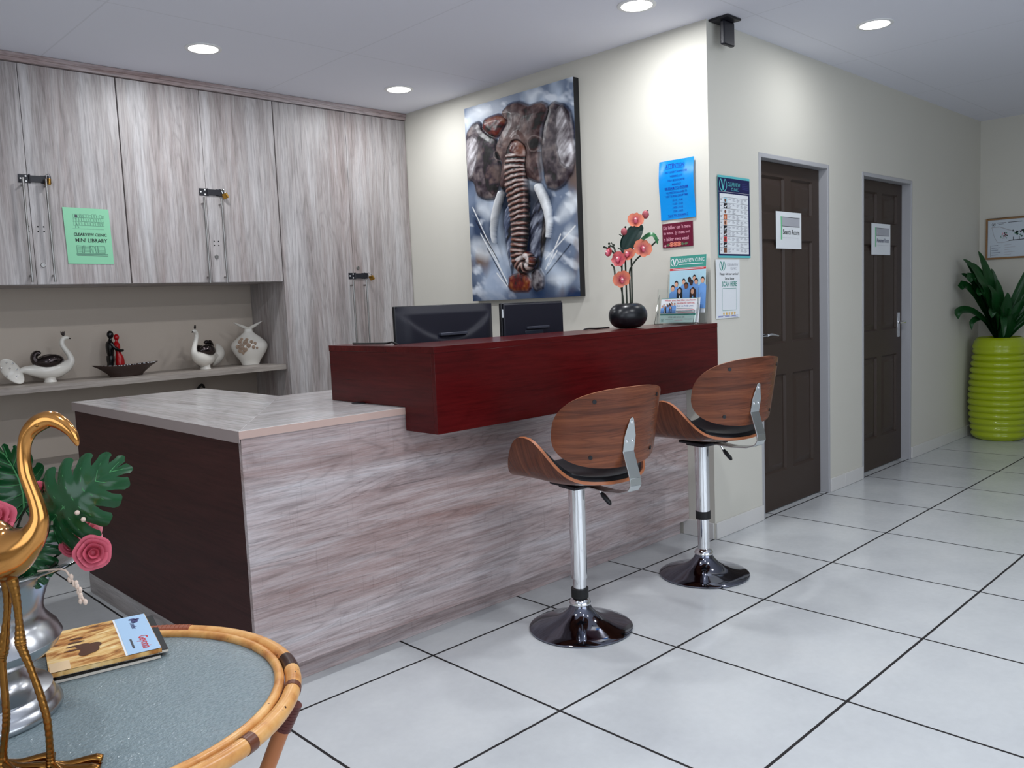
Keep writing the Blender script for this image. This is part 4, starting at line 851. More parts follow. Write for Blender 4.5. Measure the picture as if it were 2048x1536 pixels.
# ================================================================ BAR STOOLS
def stool(loc, rz, lift, ring, lbl):
    t_ = thing('bar_stool', lbl, 'stool', loc, rz, 'walnut bar stools at the reception counter')
    B = lambda gg, n, m, p=t_, **k: gg.build(n, m, p, local=True, **k)
    B(G().lathe([(.0, .001), (.2, .001), (.206, .004), (.206, .008), (.200, .012), (.17, .020), (.13, .031), (.095, .044), (.068, .060), (.050, .078), (.042, .092), (.040, .100)], n=72), 'base', dark_nickel, smooth=50)
    zr, ob = ring
    low = G().lathe([(.040, .098), (.044, .102), (.044, .108), (.038, .118), (.030, .124), (.0265, .126), (.0265, ob+.06)], n=40); B(low, 'lower_tube', chrome, smooth=40)
    B(G().lathe([(.0275, ob), (.0315, ob), (.0325, ob+.15), (.0335, .585+lift), (.02, .587+lift)], n=40), 'column', chrome, smooth=40)
    B(G().lathe([(.0268, zr), (.0345, zr), (.0345, zr+.036), (.0268, zr+.036)], n=36), 'rubber_ring', rubber)
    B(G().box((-.075, -.09, .583+lift), (.075, .075, .594+lift)).box((-.05, -.05, .570+lift), (.05, .05, .583+lift)), 'mounting_plate', black_metal, bevel=.003)
    lv = G().tube(spline([(.02, -.012, .579+lift), (.055, -.05, .572+lift), (.072, -.066, .545+lift)], 5), .004, 8); lever = B(lv, 'height_lever', chrome)
    B(G().tube([(.071, -.065, .548+lift), (.078, -.071, .535+lift), (.094, -.085, .508+lift), (.098, -.089, .499+lift)], [.012, .020, .019, .010], 10, flat=.5), 'lever_paddle', black_pl, lever)
    a_, b_ = .245, .26
    def zs(x, y):
        q = abs(x)/a_; return .597+lift+.05*q**2+.15*q**8+(.030*(y/b_)**2 if y < 0 else -.012*(y/b_)**2)
    rr = [0, .25, .45, .6, .7, .78, .84, .89, .93, .96, .98, .992, 1]; n = 72
    def pt(r, i, off):
        c = math.cos(2*PI*i/n); s2 = math.sin(2*PI*i/n); pe = 2/2.45; x = a_*r*math.copysign(abs(c)**pe, c); y = b_*r*math.copysign(abs(s2)**pe, s2)
        e = 1e-3; dx = (zs(x+e*(-1 if x > 0 else 1), y)-zs(x, y))/(e*(-1 if x > 0 else 1)); dy = (zs(x, y+e)-zs(x, y-e))/(2*e)
        N = Vector((-dx, -dy, 1)).normalized(); p = Vector((x, y, zs(x, y)))+N*off; return p
    def shell(gg, o0, o1, rmax, mi0, mi1, mie, puff=0):
        R2 = [r*rmax for r in rr]; k_ = len(R2)
        top = [pt(r, i, o1+puff*(1-(r/rmax)**6)) for r in R2 for i in range(n)]; bot = [pt(r, i, o0) for r in R2 for i in range(n)]
        fs = [(j*n+i, j*n+(i+1) % n, (j+1)*n+(i+1) % n, (j+1)*n+i) for j in range(k_-1) for i in range(n)]
        gg.add(top, fs, mi0); gg.add(bot, [q[::-1] for q in fs], mi1)
        gg.add([top[(k_-1)*n+i] for i in range(n)]+[bot[(k_-1)*n+i] for i in range(n)], [(i, (i+1) % n, n+(i+1) % n, n+i) for i in range(n)], mie)
    gg = G(); shell(gg, 0, .012, 1, 0, 0, 1); B(gg, 'seat', [walnut_seat, walnut_edge], smooth=50)
    gg = G(); shell(gg, .0125, .030, .975, 0, 0, 0, .026); B(gg, 'seat_cushion', black_leather, smooth=60)
    # curved back
    Rb, dr_ = .300, .321; zc, hz, hs = .842+lift, .147, .292
    def bp_(a, z, off):
        th = a/Rb; rr_ = Rb+off; return (rr_*math.sin(th), -(dr_-Rb)-rr_*math.cos(th)-(z-.85-lift)*.20, z)
    def outline(q): # superellipse, a little fuller to the top
        c, s2 = math.cos(q), math.sin(q); e = 2/2.5
        return hs*math.copysign(abs(c)**e, c), zc+hz*math.copysign(abs(s2)**e, s2)
    m_ = 80; ks = [0, .3, .55, .75, .88, .96, 1]
    def face(off, k0=1.0): return [bp_(outline(2*PI*i/m_)[0]*k*k0, zc+(outline(2*PI*i/m_)[1]-zc)*k*k0, off) for k in ks for i in range(m_)]
    fs = [(j*m_+i, j*m_+(i+1) % m_, (j+1)*m_+(i+1) % m_, (j+1)*m_+i) for j in range(len(ks)-1) for i in range(m_)]
    gg = G(); o_, i_ = face(.006), face(-.006); L = (len(ks)-1)*m_
    gg.add(o_, fs, 0).add(i_, [q[::-1] for q in fs], 0)
    gg.add(o_[L:]+i_[L:], [(i, (i+1) % m_, m_+(i+1) % m_, m_+i) for i in range(m_)], 1)
    back = B(gg, 'backrest', [walnut, walnut_edge], smooth=50)
    gg = G(); o_, i_ = face(-.0065, .93), face(-.024, .90); gg.add(o_, fs, 0).add(i_, [q[::-1] for q in fs], 0)
    gg.add(o_[L:]+i_[L:], [(i, (i+1) % m_, m_+(i+1) % m_, m_+i) for i in range(m_)], 0); B(gg, 'back_pad', black_leather, smooth=60)
    for a, z in ((-.15, .945), (-.145, .742), (.15, .945), (.145, .742)):
        p = Vector(bp_(a, z+lift, .005)); q = Vector(bp_(a, z+lift, .009)); B(G().tube([p, q], .0075, 12), 'screw_cap', black_pl, back)
    # steel strap joining seat and back
    y9 = lambda z: bp_(0, z+lift, .0085)[1]
    path = [(-.06, .590), (-.20, .588), (-.285, .596), (-.330, .612), (-.345, .632), (-.343, .658), (y9(.75)-.0, .752), (y9(.80), .80)]
    path = [(y, z+lift) for y, z in path]
    gg = G(); W = .026; th = .0025
    for (p0, p1) in zip(path, path[1:]):
        d = Vector((0, p1[0]-p0[0], p1[1]-p0[1])).normalized(); nrm = Vector((0, -d.z, d.y))*th
        q = [Vector((sx_*W, p[0], p[1]))+nrm*k for k in (-1, 1) for p in (p0, p1) for sx_ in (-1, 1)]
        gg.add(q, [(0, 1, 3, 2), (4, 6, 7, 5), (0, 2, 6, 4), (1, 5, 7, 3), (0, 4, 5, 1), (2, 3, 7, 6)])
    plate = [(-W, .752), (W, .752), (W, .808), (.008, .872), (0, .878), (-.008, .872), (-W, .808)]
    gg.prism(plate, lambda p, d: (p[0], y9(p[1])-d, p[1]+lift), -.002, .003)
    br = B(gg, 'back_bracket', plate_steel, bevel=.0006)
    for x, z in ((0, .858), (-.013, .79), (.013, .79)): B(G().ball((x, y9(z)-.0035, z+lift), (.0062, .004, .0062), 12), 'bolt_head', chrome, br)
    return t_
stool((-1.365, -.240, 0), R(-10.4), 0, (.128, .205), 'nearer walnut and chrome bar stool, in front of the pale desk panel')
stool((-.515, -.262, 0), R(-11.0), .042, (.268, .30), 'farther walnut and chrome bar stool, beside the wall corner and the first brown door')

# ================================================================ RATTAN COFFEE TABLE
TC_ = Vector((-3.333, -.804, 0)); ZG = .602
t_ = thing('rattan_coffee_table', 'round rattan coffee table with pebbled glass top in the near left corner', 'coffee table', TC_)
circ = lambda r, z, a0=0, a1=360, n=96: [(TC_.x+r*math.cos(R(a0+(a1-a0)*i/n)), TC_.y+r*math.sin(R(a0+(a1-a0)*i/n)), z) for i in range(n+(0 if a1-a0 == 360 else 1))]
G().tube(circ(.360, .600), .0152, 16, closed=True).build('outer_rim', rattan, t_, smooth=60)
G().tube(circ(.3345, .606), .0092, 12, closed=True).build('inner_rim', rattan, t_, smooth=60)
G().lathe([(0, ZG-.007), (.336, ZG-.007), (.336, ZG), (0, ZG)], (TC_.x, TC_.y, 0), 96).build('glass_top', glassT, t_, smooth=30)
G().tube(circ(.335, .585), .009, 10, closed=True).build('glass_support_ring', rattan_leg, t_, smooth=60)
G().tube(circ(.360, .600, -22, -13, 12), .0157, 16).build('burnt_mark', rattan_burn, t_, smooth=60)
for a, w_, m in ((-35.5, 1.2, rattan_bind), (-66.5, 1.6, rattan_bind), (145, 1.3, rattan_bind), (-150, 1.3, rattan_bind)):
    G().tube(circ(.360, .600, a-w_, a+w_, 6), .0163, 16).build('cane_binding', m, t_, smooth=60)
gg = G()
for i in range(22): gg.tube(circ(.360, .600, 38+i*.78-.36, 38+i*.78+.36, 3), .0163+.0006*(i % 2), 14)
gg.build('cane_wrapping', rattan_red, t_, smooth=60)
for a in (-37, 53, 143, 233):
    c, s2 = math.cos(R(a)), math.sin(R(a)); P = lambda r, z: (TC_.x+r*c, TC_.y+r*s2, z)
    pts = spline([P(.362, .578), P(.338, .53), P(.282, .40), (P(.215, .25)), P(.215, .13), P(.262, .012)], 6)
    lg = G().tube(pts, .0145, 14).build('leg', rattan_leg, t_, smooth=60)
    gw = G()
    for i in range(8):
        p0 = Vector(pts[0]).lerp(Vector(pts[6]), i/7*.88); p1 = p0+(Vector(pts[6])-Vector(pts[0])).normalized()*.0062; gw.tube([p0, p1], .0168, 14)
    gw.build('leg_binding', mat('dark_red_cane_binding', s(92, 40, 34), .35), lg, smooth=60)
G().tube(circ(.218, .19), .010, 10, closed=True).build('stretcher_ring', rattan_leg, t_, smooth=60)

# ---------------------------------------------------------------- brass flamingo
FO = Vector((-3.439, -.983, 0))
def fp(h, z, d=0): return FO+rh*h+fh*d+Vector((0, 0, z-.0025))
t_ = thing('brass_flamingo', 'polished brass flamingo figurine standing at the near edge of the coffee table', 'figurine', (FO.x, FO.y, ZG))
NECK = [(0.087, 1.115, .002), (0.085, 1.124, .0055), (0.079, 1.137, .008), (0.066, 1.15, .0105), (0.05, 1.157, .0125), (0.031, 1.151, .0132), (0.016, 1.138, .0112), (0.008, 1.12, .0095), (0.005, 1.098, .0095), (0.006, 1.075, .01), (0.012, 1.052, .0103), (0.018, 1.028, .0112), (0.019, 1.005, .0135), (0.009, 0.983, .019), (-0.008, 0.968, .028), (-0.029, 0.958, .040), (-0.055, 0.957, .049), (-0.084, 0.966, .043), (-0.113, 0.979, .025), (-0.142, 0.992, .009)]
sp = spline(NECK, 5)
def feather(gg):
    return gg
gb = G().tube([fp(p[0], p[1]) for p in sp], [max(.0015, float(p[2])) for p in sp], 28)
gb.build('body', gold, t_, smooth=80)
gwg = G()
for k_ in range(3):
    for i in range(6):
        a0 = (-.035-.022*i, .985-.014*k_+.002*i); pts = [fp(a0[0], a0[1], -.030-.008*k_), fp(a0[0]-.02, a0[1]-.008, -.046-.004*k_), fp(a0[0]-.044, a0[1]-.022, -.044)]
        gwg.tube(spline(pts, 4), [.004]+[.0085]*6+[.003]*2, 10, flat=.5)
gwg.build('wing', gold, t_, smooth=80)
for x, sg in ((.036, -1), (.036, 1)): G().ball(fp(x, 1.150, sg*.0115), .0032, 10).build('eye', oldgold, t_)
LEG1 = [(-0.033, 0.925, .0095), (-0.028, 0.888, .0062), (-0.027, 0.848, .0052), (-0.028, 0.817, .0078), (-0.026, 0.804, .0066), (-0.016, 0.771, .0052), (-0.005, 0.726, .0055), (0.001, 0.688, .0055), (0.001, 0.647, .0052), (0.0, 0.622, .0068), (0, .607, .010)]
LEG2 = [(-0.048, 0.925, .0095), (-0.048, 0.885, .0062), (-0.053, 0.849, .0052), (-0.063, 0.801, .0078), (-0.067, 0.777, .0055), (-0.068, 0.712, .0055), (-0.071, 0.679, .0055), (-0.080, 0.632, .0055), (-.082, .607, .010)]
for pts, d in ((LEG1, 0), (LEG2, .012)):
    q = spline(pts, 12); gl = G().tube([fp(p[0], p[1], d) for p in q], [float(p[2])*(1+.10*(i % 3 == 0)) for i, p in enumerate(q)], 14)
    x0 = pts[-1][0]
    for (dh, dd) in ((.080, -.012), (.074, -.040), (.070, .020)):
        gl.tube(spline([fp(x0+.004, .617, d), fp(x0+dh*.35, .612, d+dd*.4), fp(x0+dh*.8, .615, d+dd*.85), fp(x0+dh, .611, d+dd)], 5), [.007]*6+[.0075]*5+[.009]*4+[.004], 12, flat=.8)
    gl.grid(lambda a, b: fp(x0+.006+.066*b, .6075+.002*math.sin(PI*a), d+(-.038*b)+(.056*b)*a), 6, 6)
    gl.tube([fp(x0, .612, d), fp(x0-.022, .609, d+.004)], [.006, .003], 10)
    gl.build('leg', oldgold, t_, smooth=70)

# ---------------------------------------------------------------- silver urn of flowers
UC = Vector((-3.468, -.690, ZG))
t_ = thing('flower_urn', 'silver urn of artificial roses and monstera leaves on the coffee table', 'flower arrangement', UC)
prof = [(.0, .0005), (.106, .0005), (.110, .006), (.109, .013), (.103, .020), (.101, .024), (.099, .030), (.093, .038), (.097, .042), (.088, .046), (.076, .052), (.067, .062), (.062, .074), (.060, .084), (.064, .089), (.078, .094), (.098, .104), (.112, .118), (.1165, .129), (.1175, .131), (.1165, .133), (.112, .145), (.102, .158), (.096, .168), (.094, .180), (.096, .195), (.101, .212), (.108, .230), (.118, .246), (.132, .258), (.150, .266), (.163, .2685), (.165, .271), (.160, .273), (.146, .270), (.128, .262), (.114, .250), (.108, .235)]
prof = [(r*1.145, z*1.03) for r, z in prof]
G().lathe(prof, UC, 80, caps=False).build('urn', silver, t_, smooth=50)
G().lathe([(.124, .248), (.05, .254), (0, .256)], UC, 32).build('moss', mat('dark_moss', s(18, 26, 16), .9), t_)
def uq(h, z, d=0): return Vector((UC.x, UC.y, 0))+rh*h+fh*d+Vector((0, 0, z))
def monstera(name, at, e1, e2, L, Wd, n_l=6, seed=1):
    """a heart-shaped leaf from its stalk joint: lobes leave the midrib and bend to the tip"""
    rg = random.Random(seed); e1 = Vector(e1).normalized(); e2 = Vector(e2); e2 = (e2-e1*e2.dot(e1)).normalized(); nn = e1.cross(e2); c = Vector(at)
    T = [0, .12, .3, .5, .7, .86, 1]; PHI = [152, 126, 103, 82, 60, 40, 8]; LEN = [.36, .50, .54, .49, .39, .27, .10]
    def pos(t, q, side):
        ph = R(np.interp(t, T, PHI)-16*q*q*(1-t)); ln = np.interp(t, T, LEN)*L*q*(Wd if t < .9 else 1); m0 = L*.92*max(0, t-.12)/.88
        x = m0+ln*math.cos(ph); y = side*ln*math.sin(ph)
        return c+e1*x+e2*y+nn*(-1.1*(x-.3*L)**2/L*.6-1.0*y*y/L*.5+.25*abs(y)*(1-q)+.004*math.sin(t*40)*q)
    gg = G(); gv = G(); ed = [0, .15, .30, .44, .58, .72, .86, 1.0]
    for side in (1, -1):
        for k_, (t0, t1) in enumerate(zip(ed, ed[1:])):
            cut = .50+.12*rg.random(); gp = .016
            def fn(a, b):
                q = max(0, (b-cut)/(1-cut)); g0 = gp*min(1, q*2.5) if k_ else 0; g1 = gp*min(1, q*2.5) if t1 < 1 else 0
                return pos(t0+g0+(t1-t0-g0-g1)*a, b*(1-.10*b**5*abs(2*a-1)**3), side)
            gg.grid(fn, 6, 10)
            tm = (t0+t1)/2; gv.tube([pos(tm, q, side)-nn*.0005 for q in (.0, .3, .6, .88)], [.0011, .0009, .0007, .0004], 5)
    gv.tube([c+e1*L*q*.97+nn*(-1.1*(L*q-.3*L)**2/L*.6-.0006) for q in (0, .25, .5, .75, .95)], [.0018, .0016, .0013, .0010, .0005], 6)
    lf = gg.build(name, leafM, t_, smooth=70); gv.build('leaf_veins', leaf_vein, lf, smooth=60)
    G().tube(spline([tuple(c), tuple(c-e1*L*.18+Vector((0, 0, -.02))), (UC.x+.02, UC.y-.02, UC.z+.245)], 6), .003, 8).build('leaf_stalk', stemG, t_)
n_cam = -fh
monstera('monstera_leaf', uq(.166, .960, -.03), rh*.118+Vector((0, 0, .100))-fh*.02, Vector((0, 0, .8))-rh*.62+fh*.25, .150, 1.0, seed=2)
monstera('monstera_leaf', uq(.082, .965, .05), -rh*.030+Vector((0, 0, .10))+fh*.03, rh*.95+Vector((0, 0, .25)), .115, 1.05, seed=5)
monstera('monstera_leaf', uq(.128, .930, -.02), rh*.005+Vector((0, 0, -.1))-fh*.03, rh*.9+fh*.3, .085, 1.0, seed=7)
monstera('monstera_leaf', uq(-.07, .985, .06), -rh*.09+Vector((0, 0, .08))+fh*.05, rh*.6+Vector((0, 0, .7)), .13, 1.0, seed=9)
gl = G()
for i in range(16):
    a = i*2.4; r1 = .05+.05*((i*7) % 5)/5; p = UC+Vector((r1*math.cos(a)*.6, r1*math.sin(a)*.6, .245)); q = UC+Vector((r1*1.5*math.cos(a), r1*1.5*math.sin(a), .30+.03*(i % 3)))
    leaf_strip(gl, [p, p.lerp(q, .5)+Vector((0, 0, .02)), q], .05, up=(0.1, .1, 1), n=8)
gl.build('filler_leaves', mat('deep_green_leaf', s(18, 44, 24), .45), t_, smooth=60)
def rose(c, nrm, S, m, seed, lays=((3, .30, 1.0), (4, .58, .92), (5, .84, .74), (6, 1.06, .50))):
    rg = random.Random(seed); nn = Vector(nrm).normalized(); a1 = nn.orthogonal().normalized(); a2 = nn.cross(a1); gg = G()
    for li, (k_, r1, h1) in enumerate(lays):
        for i in range(k_):
            a0 = 2*PI*i/k_+li*.7+rg.uniform(-.15, .15); span = PI/k_*1.45; ph = h1*rg.uniform(.92, 1.08)
            def fn(a, b):
                an = a0+(a-.5)*2*span; wv = 1-.30*abs(2*a-1)**2.5
                rr_ = S*r1*(.30+.70*b**.8+.16*max(0, b-.72)*3)*(1+.04*math.sin(5*an)); z = S*(ph*b*wv-.12*max(0, b-.8)*5*(.4+.6*li/3))
                return Vector(c)+(a1*math.cos(an)+a2*math.sin(an))*rr_+nn*(z-.45*S)
            gg.grid(fn, 8, 7)
    gg.ball(Vector(c)-nn*S*.35, S*.33, 10)
    r_o = gg.build('rose', m, t_, smooth=80)
    return r_o
rose(uq(.068, .968, -.035), -fh*.75+rh*.15+Vector((0, 0, .75)), .034, rose_pink, 1)
rose(uq(.246, .908, -.05), -fh*.8+rh*.55+Vector((0, 0, .15)), .025, rose_pink, 2)
rose(uq(.136, 1.004, .0), -fh*.4+rh*.1+Vector((0, 0, .9)), .021, rose_pink, 3, ((3, .3, 1.3), (3, .62, 1.2)))
rose(uq(.215, .930, .01), rh*.9+Vector((0, 0, .2))-fh*.2, .024, rose_pale, 4)
rose(uq(.190, .912, -.01), -fh*.6+rh*.2+Vector((0, 0, .4)), .017, rose_pink, 5)
rose(uq(-.06, .965, -.03), -fh*.5-rh*.5+Vector((0, 0, .6)), .034, rose_pale, 6)
gs_ = G()
for (h, z, d) in ((.246, .908, -.03), (.136, .995, 0), (.038, .955, -.03), (.215, .925, .01), (-.06, .95, -.03), (.165, .885, -.02)):
    gs_.tube(spline([tuple(uq(h, z, d)), tuple(uq(h*.75, z-.03, d*.6)), tuple(uq(h*.4, UC.z+.24, d*.2))], 5), .0022, 6)
gs_.build('rose_stems', stemG, t_)
gb = G()
rg = random.Random(4)
for i in range(9): gb.ball(uq(.062+rg.uniform(-.022, .03), .866+rg.uniform(-.008, .022), -.075+rg.uniform(-.02, .02)), .0085, 10)
gb.build('red_berries', berry_red, t_)
gb = G()
for i in range(12):
    q = i/11; gb.ball(uq(.215+.020*q+rg.uniform(-.005, .005), .874-.042*q+rg.uniform(-.004, .004), -.07), (.0035, .0035, .0055), 8)
gb.tube(spline([tuple(uq(.150, .880, -.05)), tuple(uq(.200, .886, -.065)), tuple(uq(.215, .874, -.07)), tuple(uq(.235, .832, -.07))], 5), .0016, 6)
gb.build('cream_bud_sprig', bud_cream, t_)
for (h, z) in ((.150, .872), (.158, 1.0), (.235, .966), (.226, .978)): G().ball(uq(h, z, -.05), .0042, 8).build('cream_bud', bud_cream, t_)

# ---------------------------------------------------------------- magazines
def magazine(c, ang, ln, wd_, z, th, m_cover, m_pages, lbl, rounded=True):
    t_ = thing('magazine', lbl, 'magazine', (c[0], c[1], z), 0, 'magazines stacked on the coffee table')
    w1 = Vector((math.cos(R(ang)), math.sin(R(ang)), 0)); u1 = Vector((math.sin(R(ang)), -math.cos(R(ang)), 0))
    P = lambda a, b, d: Vector((c[0], c[1], z+d))+w1*a+u1*b
    def slab(d0, d1, in_, m, n):
        gg = G(); q = [(in_, in_), (ln-in_, in_), (ln-in_, wd_), (in_, wd_)]
        gg.prism(q, lambda p, d: P(p[0], p[1], d), d0, d1); return gg.build(n, m, t_, smooth=0)
    slab(.0006, th-.0006, .0012, m_pages, 'pages'); slab(0, .0006, 0, m_cover, 'back_cover'); slab(th-.0006, th, 0, m_cover, 'front_cover')
    G().prism([(0, 0), (ln, 0), (ln, .0014), (0, .0014)], lambda p, d: P(p[0], p[1], d), 0, th).build('spine', m_pages if rounded else m_cover, t_, smooth=0)
    return t_, P, w1, u1
# corner = the right front corner; w1 runs left along the front edge, u1 to the back
cov_dark = mat('charcoal_cover', s(30, 30, 34), .3); cov_white = mat('off_white_pages', s(216, 208, 196), .6)
ang = 167.5
magazine((-3.152, -.680), ang+1.0, .195, .232, ZG+.0005, .0065, cov_dark, cov_white, 'bottom magazine of the stack, black cover with a pale spine')
mg2, P2, w2, u2 = magazine((-3.134, -.676), ang-.8, .205, .232, ZG+.0075, .006, cov_dark, cov_white, 'middle magazine of the stack, charcoal cover sticking out at the right')
warm = mat('sepia_photo_cover', s(224, 178, 110), .25); t2 = NT(warm)
na = t2.noise(t2.mapping((4, 14, 1)), 2.6, 5, .6, .8); t2.l(t2.ramp(na, [(.30, s(74, 40, 18)), (.42, s(180, 116, 52)), (.55, s(232, 188, 118)), (.7, s(248, 224, 172))]), t2.b.inputs['Base Color'])
mg, P, w1, u1 = magazine((-3.150, -.684), ang, .203, .238, ZG+.014, .009, warm, mat('white_pages', s(226, 226, 228), .5), 'top magazine of the stack, sepia cover with a pale blue title band', False)
sh = Sheet(tuple(P(0, .238, .0092)), tuple(-u1), tuple(w1))
pb = mat('pale_blue_band', s(176, 208, 240), .3); ind = mat('indigo_print', s(60, 60, 110), .4)
sh.N = Vector((0, 0, 1))
sh.rect(.001, .001, .236, .066, paper, 0).rect(.001, .001, .236, .062, pb, 1)
sh.text('Geyonia', .142, .014, .078, .024, redP, .014, 2, .1).rect(.150, .046, .056, .004, greyD, 2)
sh.disc(.040, .026, .012, .007, ind, 2).disc(.026, .030, .006, .007, ind, 2).disc(.030, .020, .005, .005, ind, 2).text('Traveller', .044, .026, .046, .011, ind, .012)
brn = mat('dark_brown_photo', s(84, 46, 26), .3)
for (x, y, rx, ry) in ((.153, .125, .024, .018), (.133, .115, .016, .014), (.168, .135, .015, .012), (.123, .135, .012, .014)): sh.disc(x, y, rx, ry, brn, 1+x)
for i in range(4): sh.disc(.138-.022*i, .150-.002*i, .0045, .022-.003*i, brn, 1.3)
sh.rect(.187, .165, .05, .036, mat('pale_peach_photo', s(230, 200, 160), .3), 1)
sh.build('cover_print', mg)
sh = Sheet(tuple(P2(.200, -.0003, .0052)), tuple(-w2), (0, 0, -1))
sh.text('MARCH / APRIL 2022', .055, .0008, .062, .0032, ink).text('VOL 01', .14, .0008, .018, .0032, ink).text('NO 2', .170, .0008, .014, .0032, ink)
sh.build('spine_lettering', mg2)

# ================================================================ ORNAMENTS ON THE SHELF
ZS = .9632
def peacock(loc, rz, lbl):
    t_ = thing('peacock_figurine', lbl, 'figurine', loc, rz, 'white ceramic peacocks on the beige shelf')
    B = lambda gg, n, m, p=t_, **k: gg.build(n, m, p, local=True, smooth=70, **k)
    bd = [(-.150, .072, .012), (-.124, .078, .020), (-.085, .072, .031), (-.035, .068, .046), (.025, .068, .050), (.072, .078, .040), (.102, .093, .028), (.117, .115, .020), (.111, .144, .0155), (.094, .174, .0145), (.079, .204, .0130), (.079, .228, .0130), (.090, .242, .0130), (.106, .244, .0110), (.116, .241, .006)]
    q = spline(bd, 5); g1 = G().tube([(p[0], 0, p[1]) for p in q], [float(p[2]) for p in q], 22).lathe([(.034, 0), (.034, .003), (.029, .012), (.031, .028), (.040, .045), (.035, .06)], n=28)
    B(g1, 'body', ceramic)
    def fan(a, b):
        th = R(-62+214*a); r1 = .012+.066*b; x = -.172-.050*math.sin(th)*b-.022*b; z = .078+r1*math.cos(th)*1.0; y = -.020*math.sin(PI*b*.5)+.030*b*b-.012*math.cos(th*.7)
        return (x, y, max(z, .004))
    gf = G()
    gf.ball((-.190, 0, .078), (.050, .020, .072), 20)
    gf.v = [(v[0]+(v[2]-.078)*-.42, v[1]-.035*((v[2]-.078)/.072)**2, max(v[2], .002)) for v in gf.v]
    tl = B(gf, 'tail', ceramic)
    for (x, z) in ((-.215, .128), (-.238, .098), (-.20, .095), (-.165, .085), (-.215, .055), (-.172, .048), (-.185, .12), (-.14, .08)):
        yy = .020*math.sqrt(max(0, 1-((x+.19+.42*(z-.078))/.05)**2-((z-.078)/.072)**2))+.035*0
        off = -.035*((z-.078)/.072)**2
        B(G().ball((x, off-max(yy, .006), z), .0052, 8), 'tail_jewel', chrome, tl)
    wp = spline([(.076, .108, .004), (.055, .121, .022), (.022, .123, .034), (-.018, .116, .034), (-.048, .113, .026), (-.070, .128, .018), (-.070, .154, .0155), (-.054, .167, .0145), (-.044, .160, .010)], 5)
    for sg in (-1, 1): B(G().tube([(p[0], sg*(.008+.026*math.sin(PI*min(1, max(0, (p[0]+.06)/.135)))), p[1]) for p in wp], [float(p[2]) for p in wp], 20, flat=1), 'wing', dark_chrome)
    B(G().tube([(.114, 0, .2415), (.126, 0, .236)], [.006, .0015], 10), 'beak', dark_chrome)
    gc = G()
    for a in (-.25, .05, .35): gc.tube([(.090, 0, .252), (.086+.02*a, .006*a, .266), (.084+.035*a, .01*a, .281)], [.002, .0055, .002], 8)
    B(gc, 'crest', dark_chrome); return t_
peacock((-2.378, 2.80, ZS), 0, 'larger-looking white peacock facing right, at the left end of the shelf')
peacock((-1.495, 2.755, ZS), R(216), 'white peacock turned towards the viewer, between the dark bowl and the vase')
# dark leaf bowl
bl = (-1.985, 2.735, ZS)
t_ = thing('leaf_bowl', 'dark pointed leaf bowl with a white speckled rim, in front of the embracing couple', 'bowl', bl)
def bowl_pt(th, r, z): return (bl[0]+.185*r*math.copysign(abs(math.cos(th))**1.0, math.cos(th))*(1+.0*z), bl[1]+.075*r*math.copysign(abs(math.sin(th))**1.35, math.sin(th)), bl[2]+z+.012*(r**2)*math.cos(th)**2*(1 if z > .03 else 0))
def ringmesh(gg, lv, mi=0, n=56):
    vs = [bowl_pt(2*PI*i/n, r, z) for r, z in lv for i in range(n)]; gg.add(vs, [(j*n+i, j*n+(i+1) % n, (j+1)*n+(i+1) % n, (j+1)*n+i) for j in range(len(lv)-1) for i in range(n)], mi); return gg
gg = ringmesh(G(), [(0, .001), (.50, .001), (.53, .012), (.62, .026), (.80, .044), (1.0, .060), (1.02, .063), (.99, .065), (.80, .052), (.55, .030), (.3, .022), (0, .02)])
gg.build('dish', mat('dark_brown_glaze', s(58, 44, 40), .25), t_, smooth=60)
gg = G()
for i in range(64):
    th = 2*PI*i/64; p = bowl_pt(th, .92-.07*(i % 2), .0615); gg.ball((p[0], p[1], p[2]), (.0052, .0042, .0028), 6)
gg.build('rim_shells', paper, t_)
# embracing couple sculpture
cp = Vector((-1.995, 2.865, ZS))
t_ = thing('couple_sculpture', 'small sculpture of a black figure embracing a red figure, behind the bowl', 'sculpture', cp)
def cq(x, y, z): return cp+Vector((x, y, z))
gm = G()
tor = [(-.026, 0, .10, .020), (-.028, 0, .13, .024), (-.028, 0, .165, .030), (-.026, 0, .195, .029), (-.024, 0, .212, .014), (-.022, 0, .224, .0115)]
q = spline(tor, 4); gm.tube([cq(*p[:3]) for p in q], [float(p[3]) for p in q], 16, flat=.75)
for sg in (-1, 1): gm.tube(spline([cq(-.028, sg*.011, .12), cq(-.033, sg*.013, .06), cq(-.036, sg*.014, .004)], 4), [.019]*3+[.015]*3+[.013]*3, 12)
gm.ball(cq(-.020, 0, .247), (.019, .018, .024), 16)
gm.tube(spline([cq(-.030, -.026, .196), cq(-.008, -.032, .165), cq(.022, -.028, .150), cq(.040, -.012, .150)], 5), [.010]*8+[.0085]*8, 10).tube(spline([cq(-.030, .026, .196), cq(0, .034, .17), cq(.034, .026, .16)], 5), .009, 10)
gm.build('black_figure', gloss_black, t_, smooth=70)
gr = G(); drs = [(.024, .004, .030), (.0235, .05, .027), (.022, .10, .025), (.019, .128, .017), (.016, .145, .0135), (.013, .17, .018), (.011, .19, .017), (.012, .204, .009), (.013, .213, .008)]
q = spline(drs, 4); gr.tube([cq(p[0], 0, p[1]) for p in q], [float(p[2]) for p in q], 18)
gr.ball(cq(.014, 0, .230), (.0155, .0155, .019), 14).tube(spline([cq(.012, -.016, .19), cq(-.010, -.026, .18), cq(-.030, -.024, .195)], 4), .0065, 8)
gr.build('red_figure', gloss_red, t_, smooth=70)
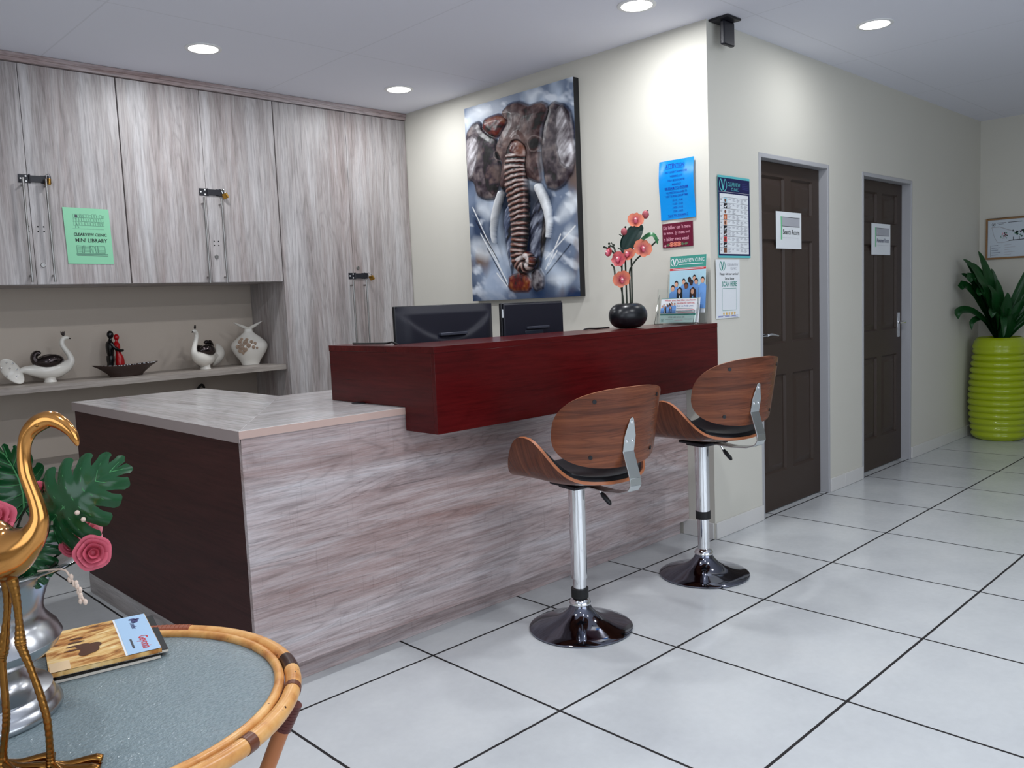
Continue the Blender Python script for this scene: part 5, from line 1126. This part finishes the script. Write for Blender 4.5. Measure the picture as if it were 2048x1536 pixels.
# white vase
vc = Vector((-1.165, 2.80, ZS))
t_ = thing('ceramic_vase', 'white ceramic vase with a split mouth and raised roses, beside the tall cupboard', 'vase', vc)
lv = [(.001, .056), (.006, .057), (.03, .068), (.07, .096), (.10, .112), (.125, .117), (.15, .108), (.18, .076), (.20, .050), (.215, .032), (.225, .026), (.238, .025)]
va = Vector((math.cos(R(-20)), math.sin(R(-20)), 0)); vb = Vector((math.sin(R(20)), math.cos(R(20)), 0)); n = 48
q = spline(lv, 4); vs = []; gg = G()
for z, r1 in q:
    for i in range(n):
        a = 2*PI*i/n; vs.append(vc+va*r1*math.cos(a)+vb*r1*.58*math.sin(a)+Vector((0, 0, z)))
k0 = len(q)
for j in range(1, 9):
    t9 = j/8
    for i in range(n):
        a = 2*PI*i/n; c9 = math.cos(a); fl = abs(c9)**1.6
        r1 = .025+.012*t9+.062*fl*t9**1.1; vs.append(vc+va*r1*c9+vb*(.0145+.006*t9)*math.sin(a)*(1-.25*fl*t9)+Vector((0, 0, .238+.010*t9+.040*fl*t9**1.4)))
gg.add(vs, [(j*n+i, j*n+(i+1) % n, (j+1)*n+(i+1) % n, (j+1)*n+i) for j in range(k0+7) for i in range(n)]+[tuple(range(n))[::-1]])
gg.build('vase_body', ceramic, t_, smooth=60)
gr = G(); rg = random.Random(11)
def vsurf(x, z, off=0):
    r1 = np.interp(z, [p[0] for p in lv], [p[1] for p in lv]); y = -.58*math.sqrt(max(0, r1*r1-x*x)); return vc+va*x+vb*(y-off)+Vector((0, 0, z))
for (x, z, r1) in ((-.055, .125, .020), (-.030, .150, .016), (-.062, .155, .013), (-.036, .105, .015), (-.066, .098, .012), (-.012, .130, .014), (.008, .152, .011), (.018, .118, .010), (.030, .142, .009), (-.020, .168, .010), (-.05, .172, .009), (-.080, .125, .011), (.04, .112, .006), (-.048, .084, .009)):
    for k_ in range(3):
        rr_ = r1*(1-.32*k_); c9 = vsurf(x, z, .001+.003*k_); pts = [c9+va*rr_*math.cos(2*PI*i/14+k_)*.9+Vector((0, 0, rr_*math.sin(2*PI*i/14+k_)))-vb*(.002*math.sin(6*PI*i/14)) for i in range(14)]
        gr.tube(pts, .0026, 6, closed=True)
gr.build('relief_roses', mat('taupe_ceramic_roses', s(176, 152, 132), .4), t_, smooth=60)
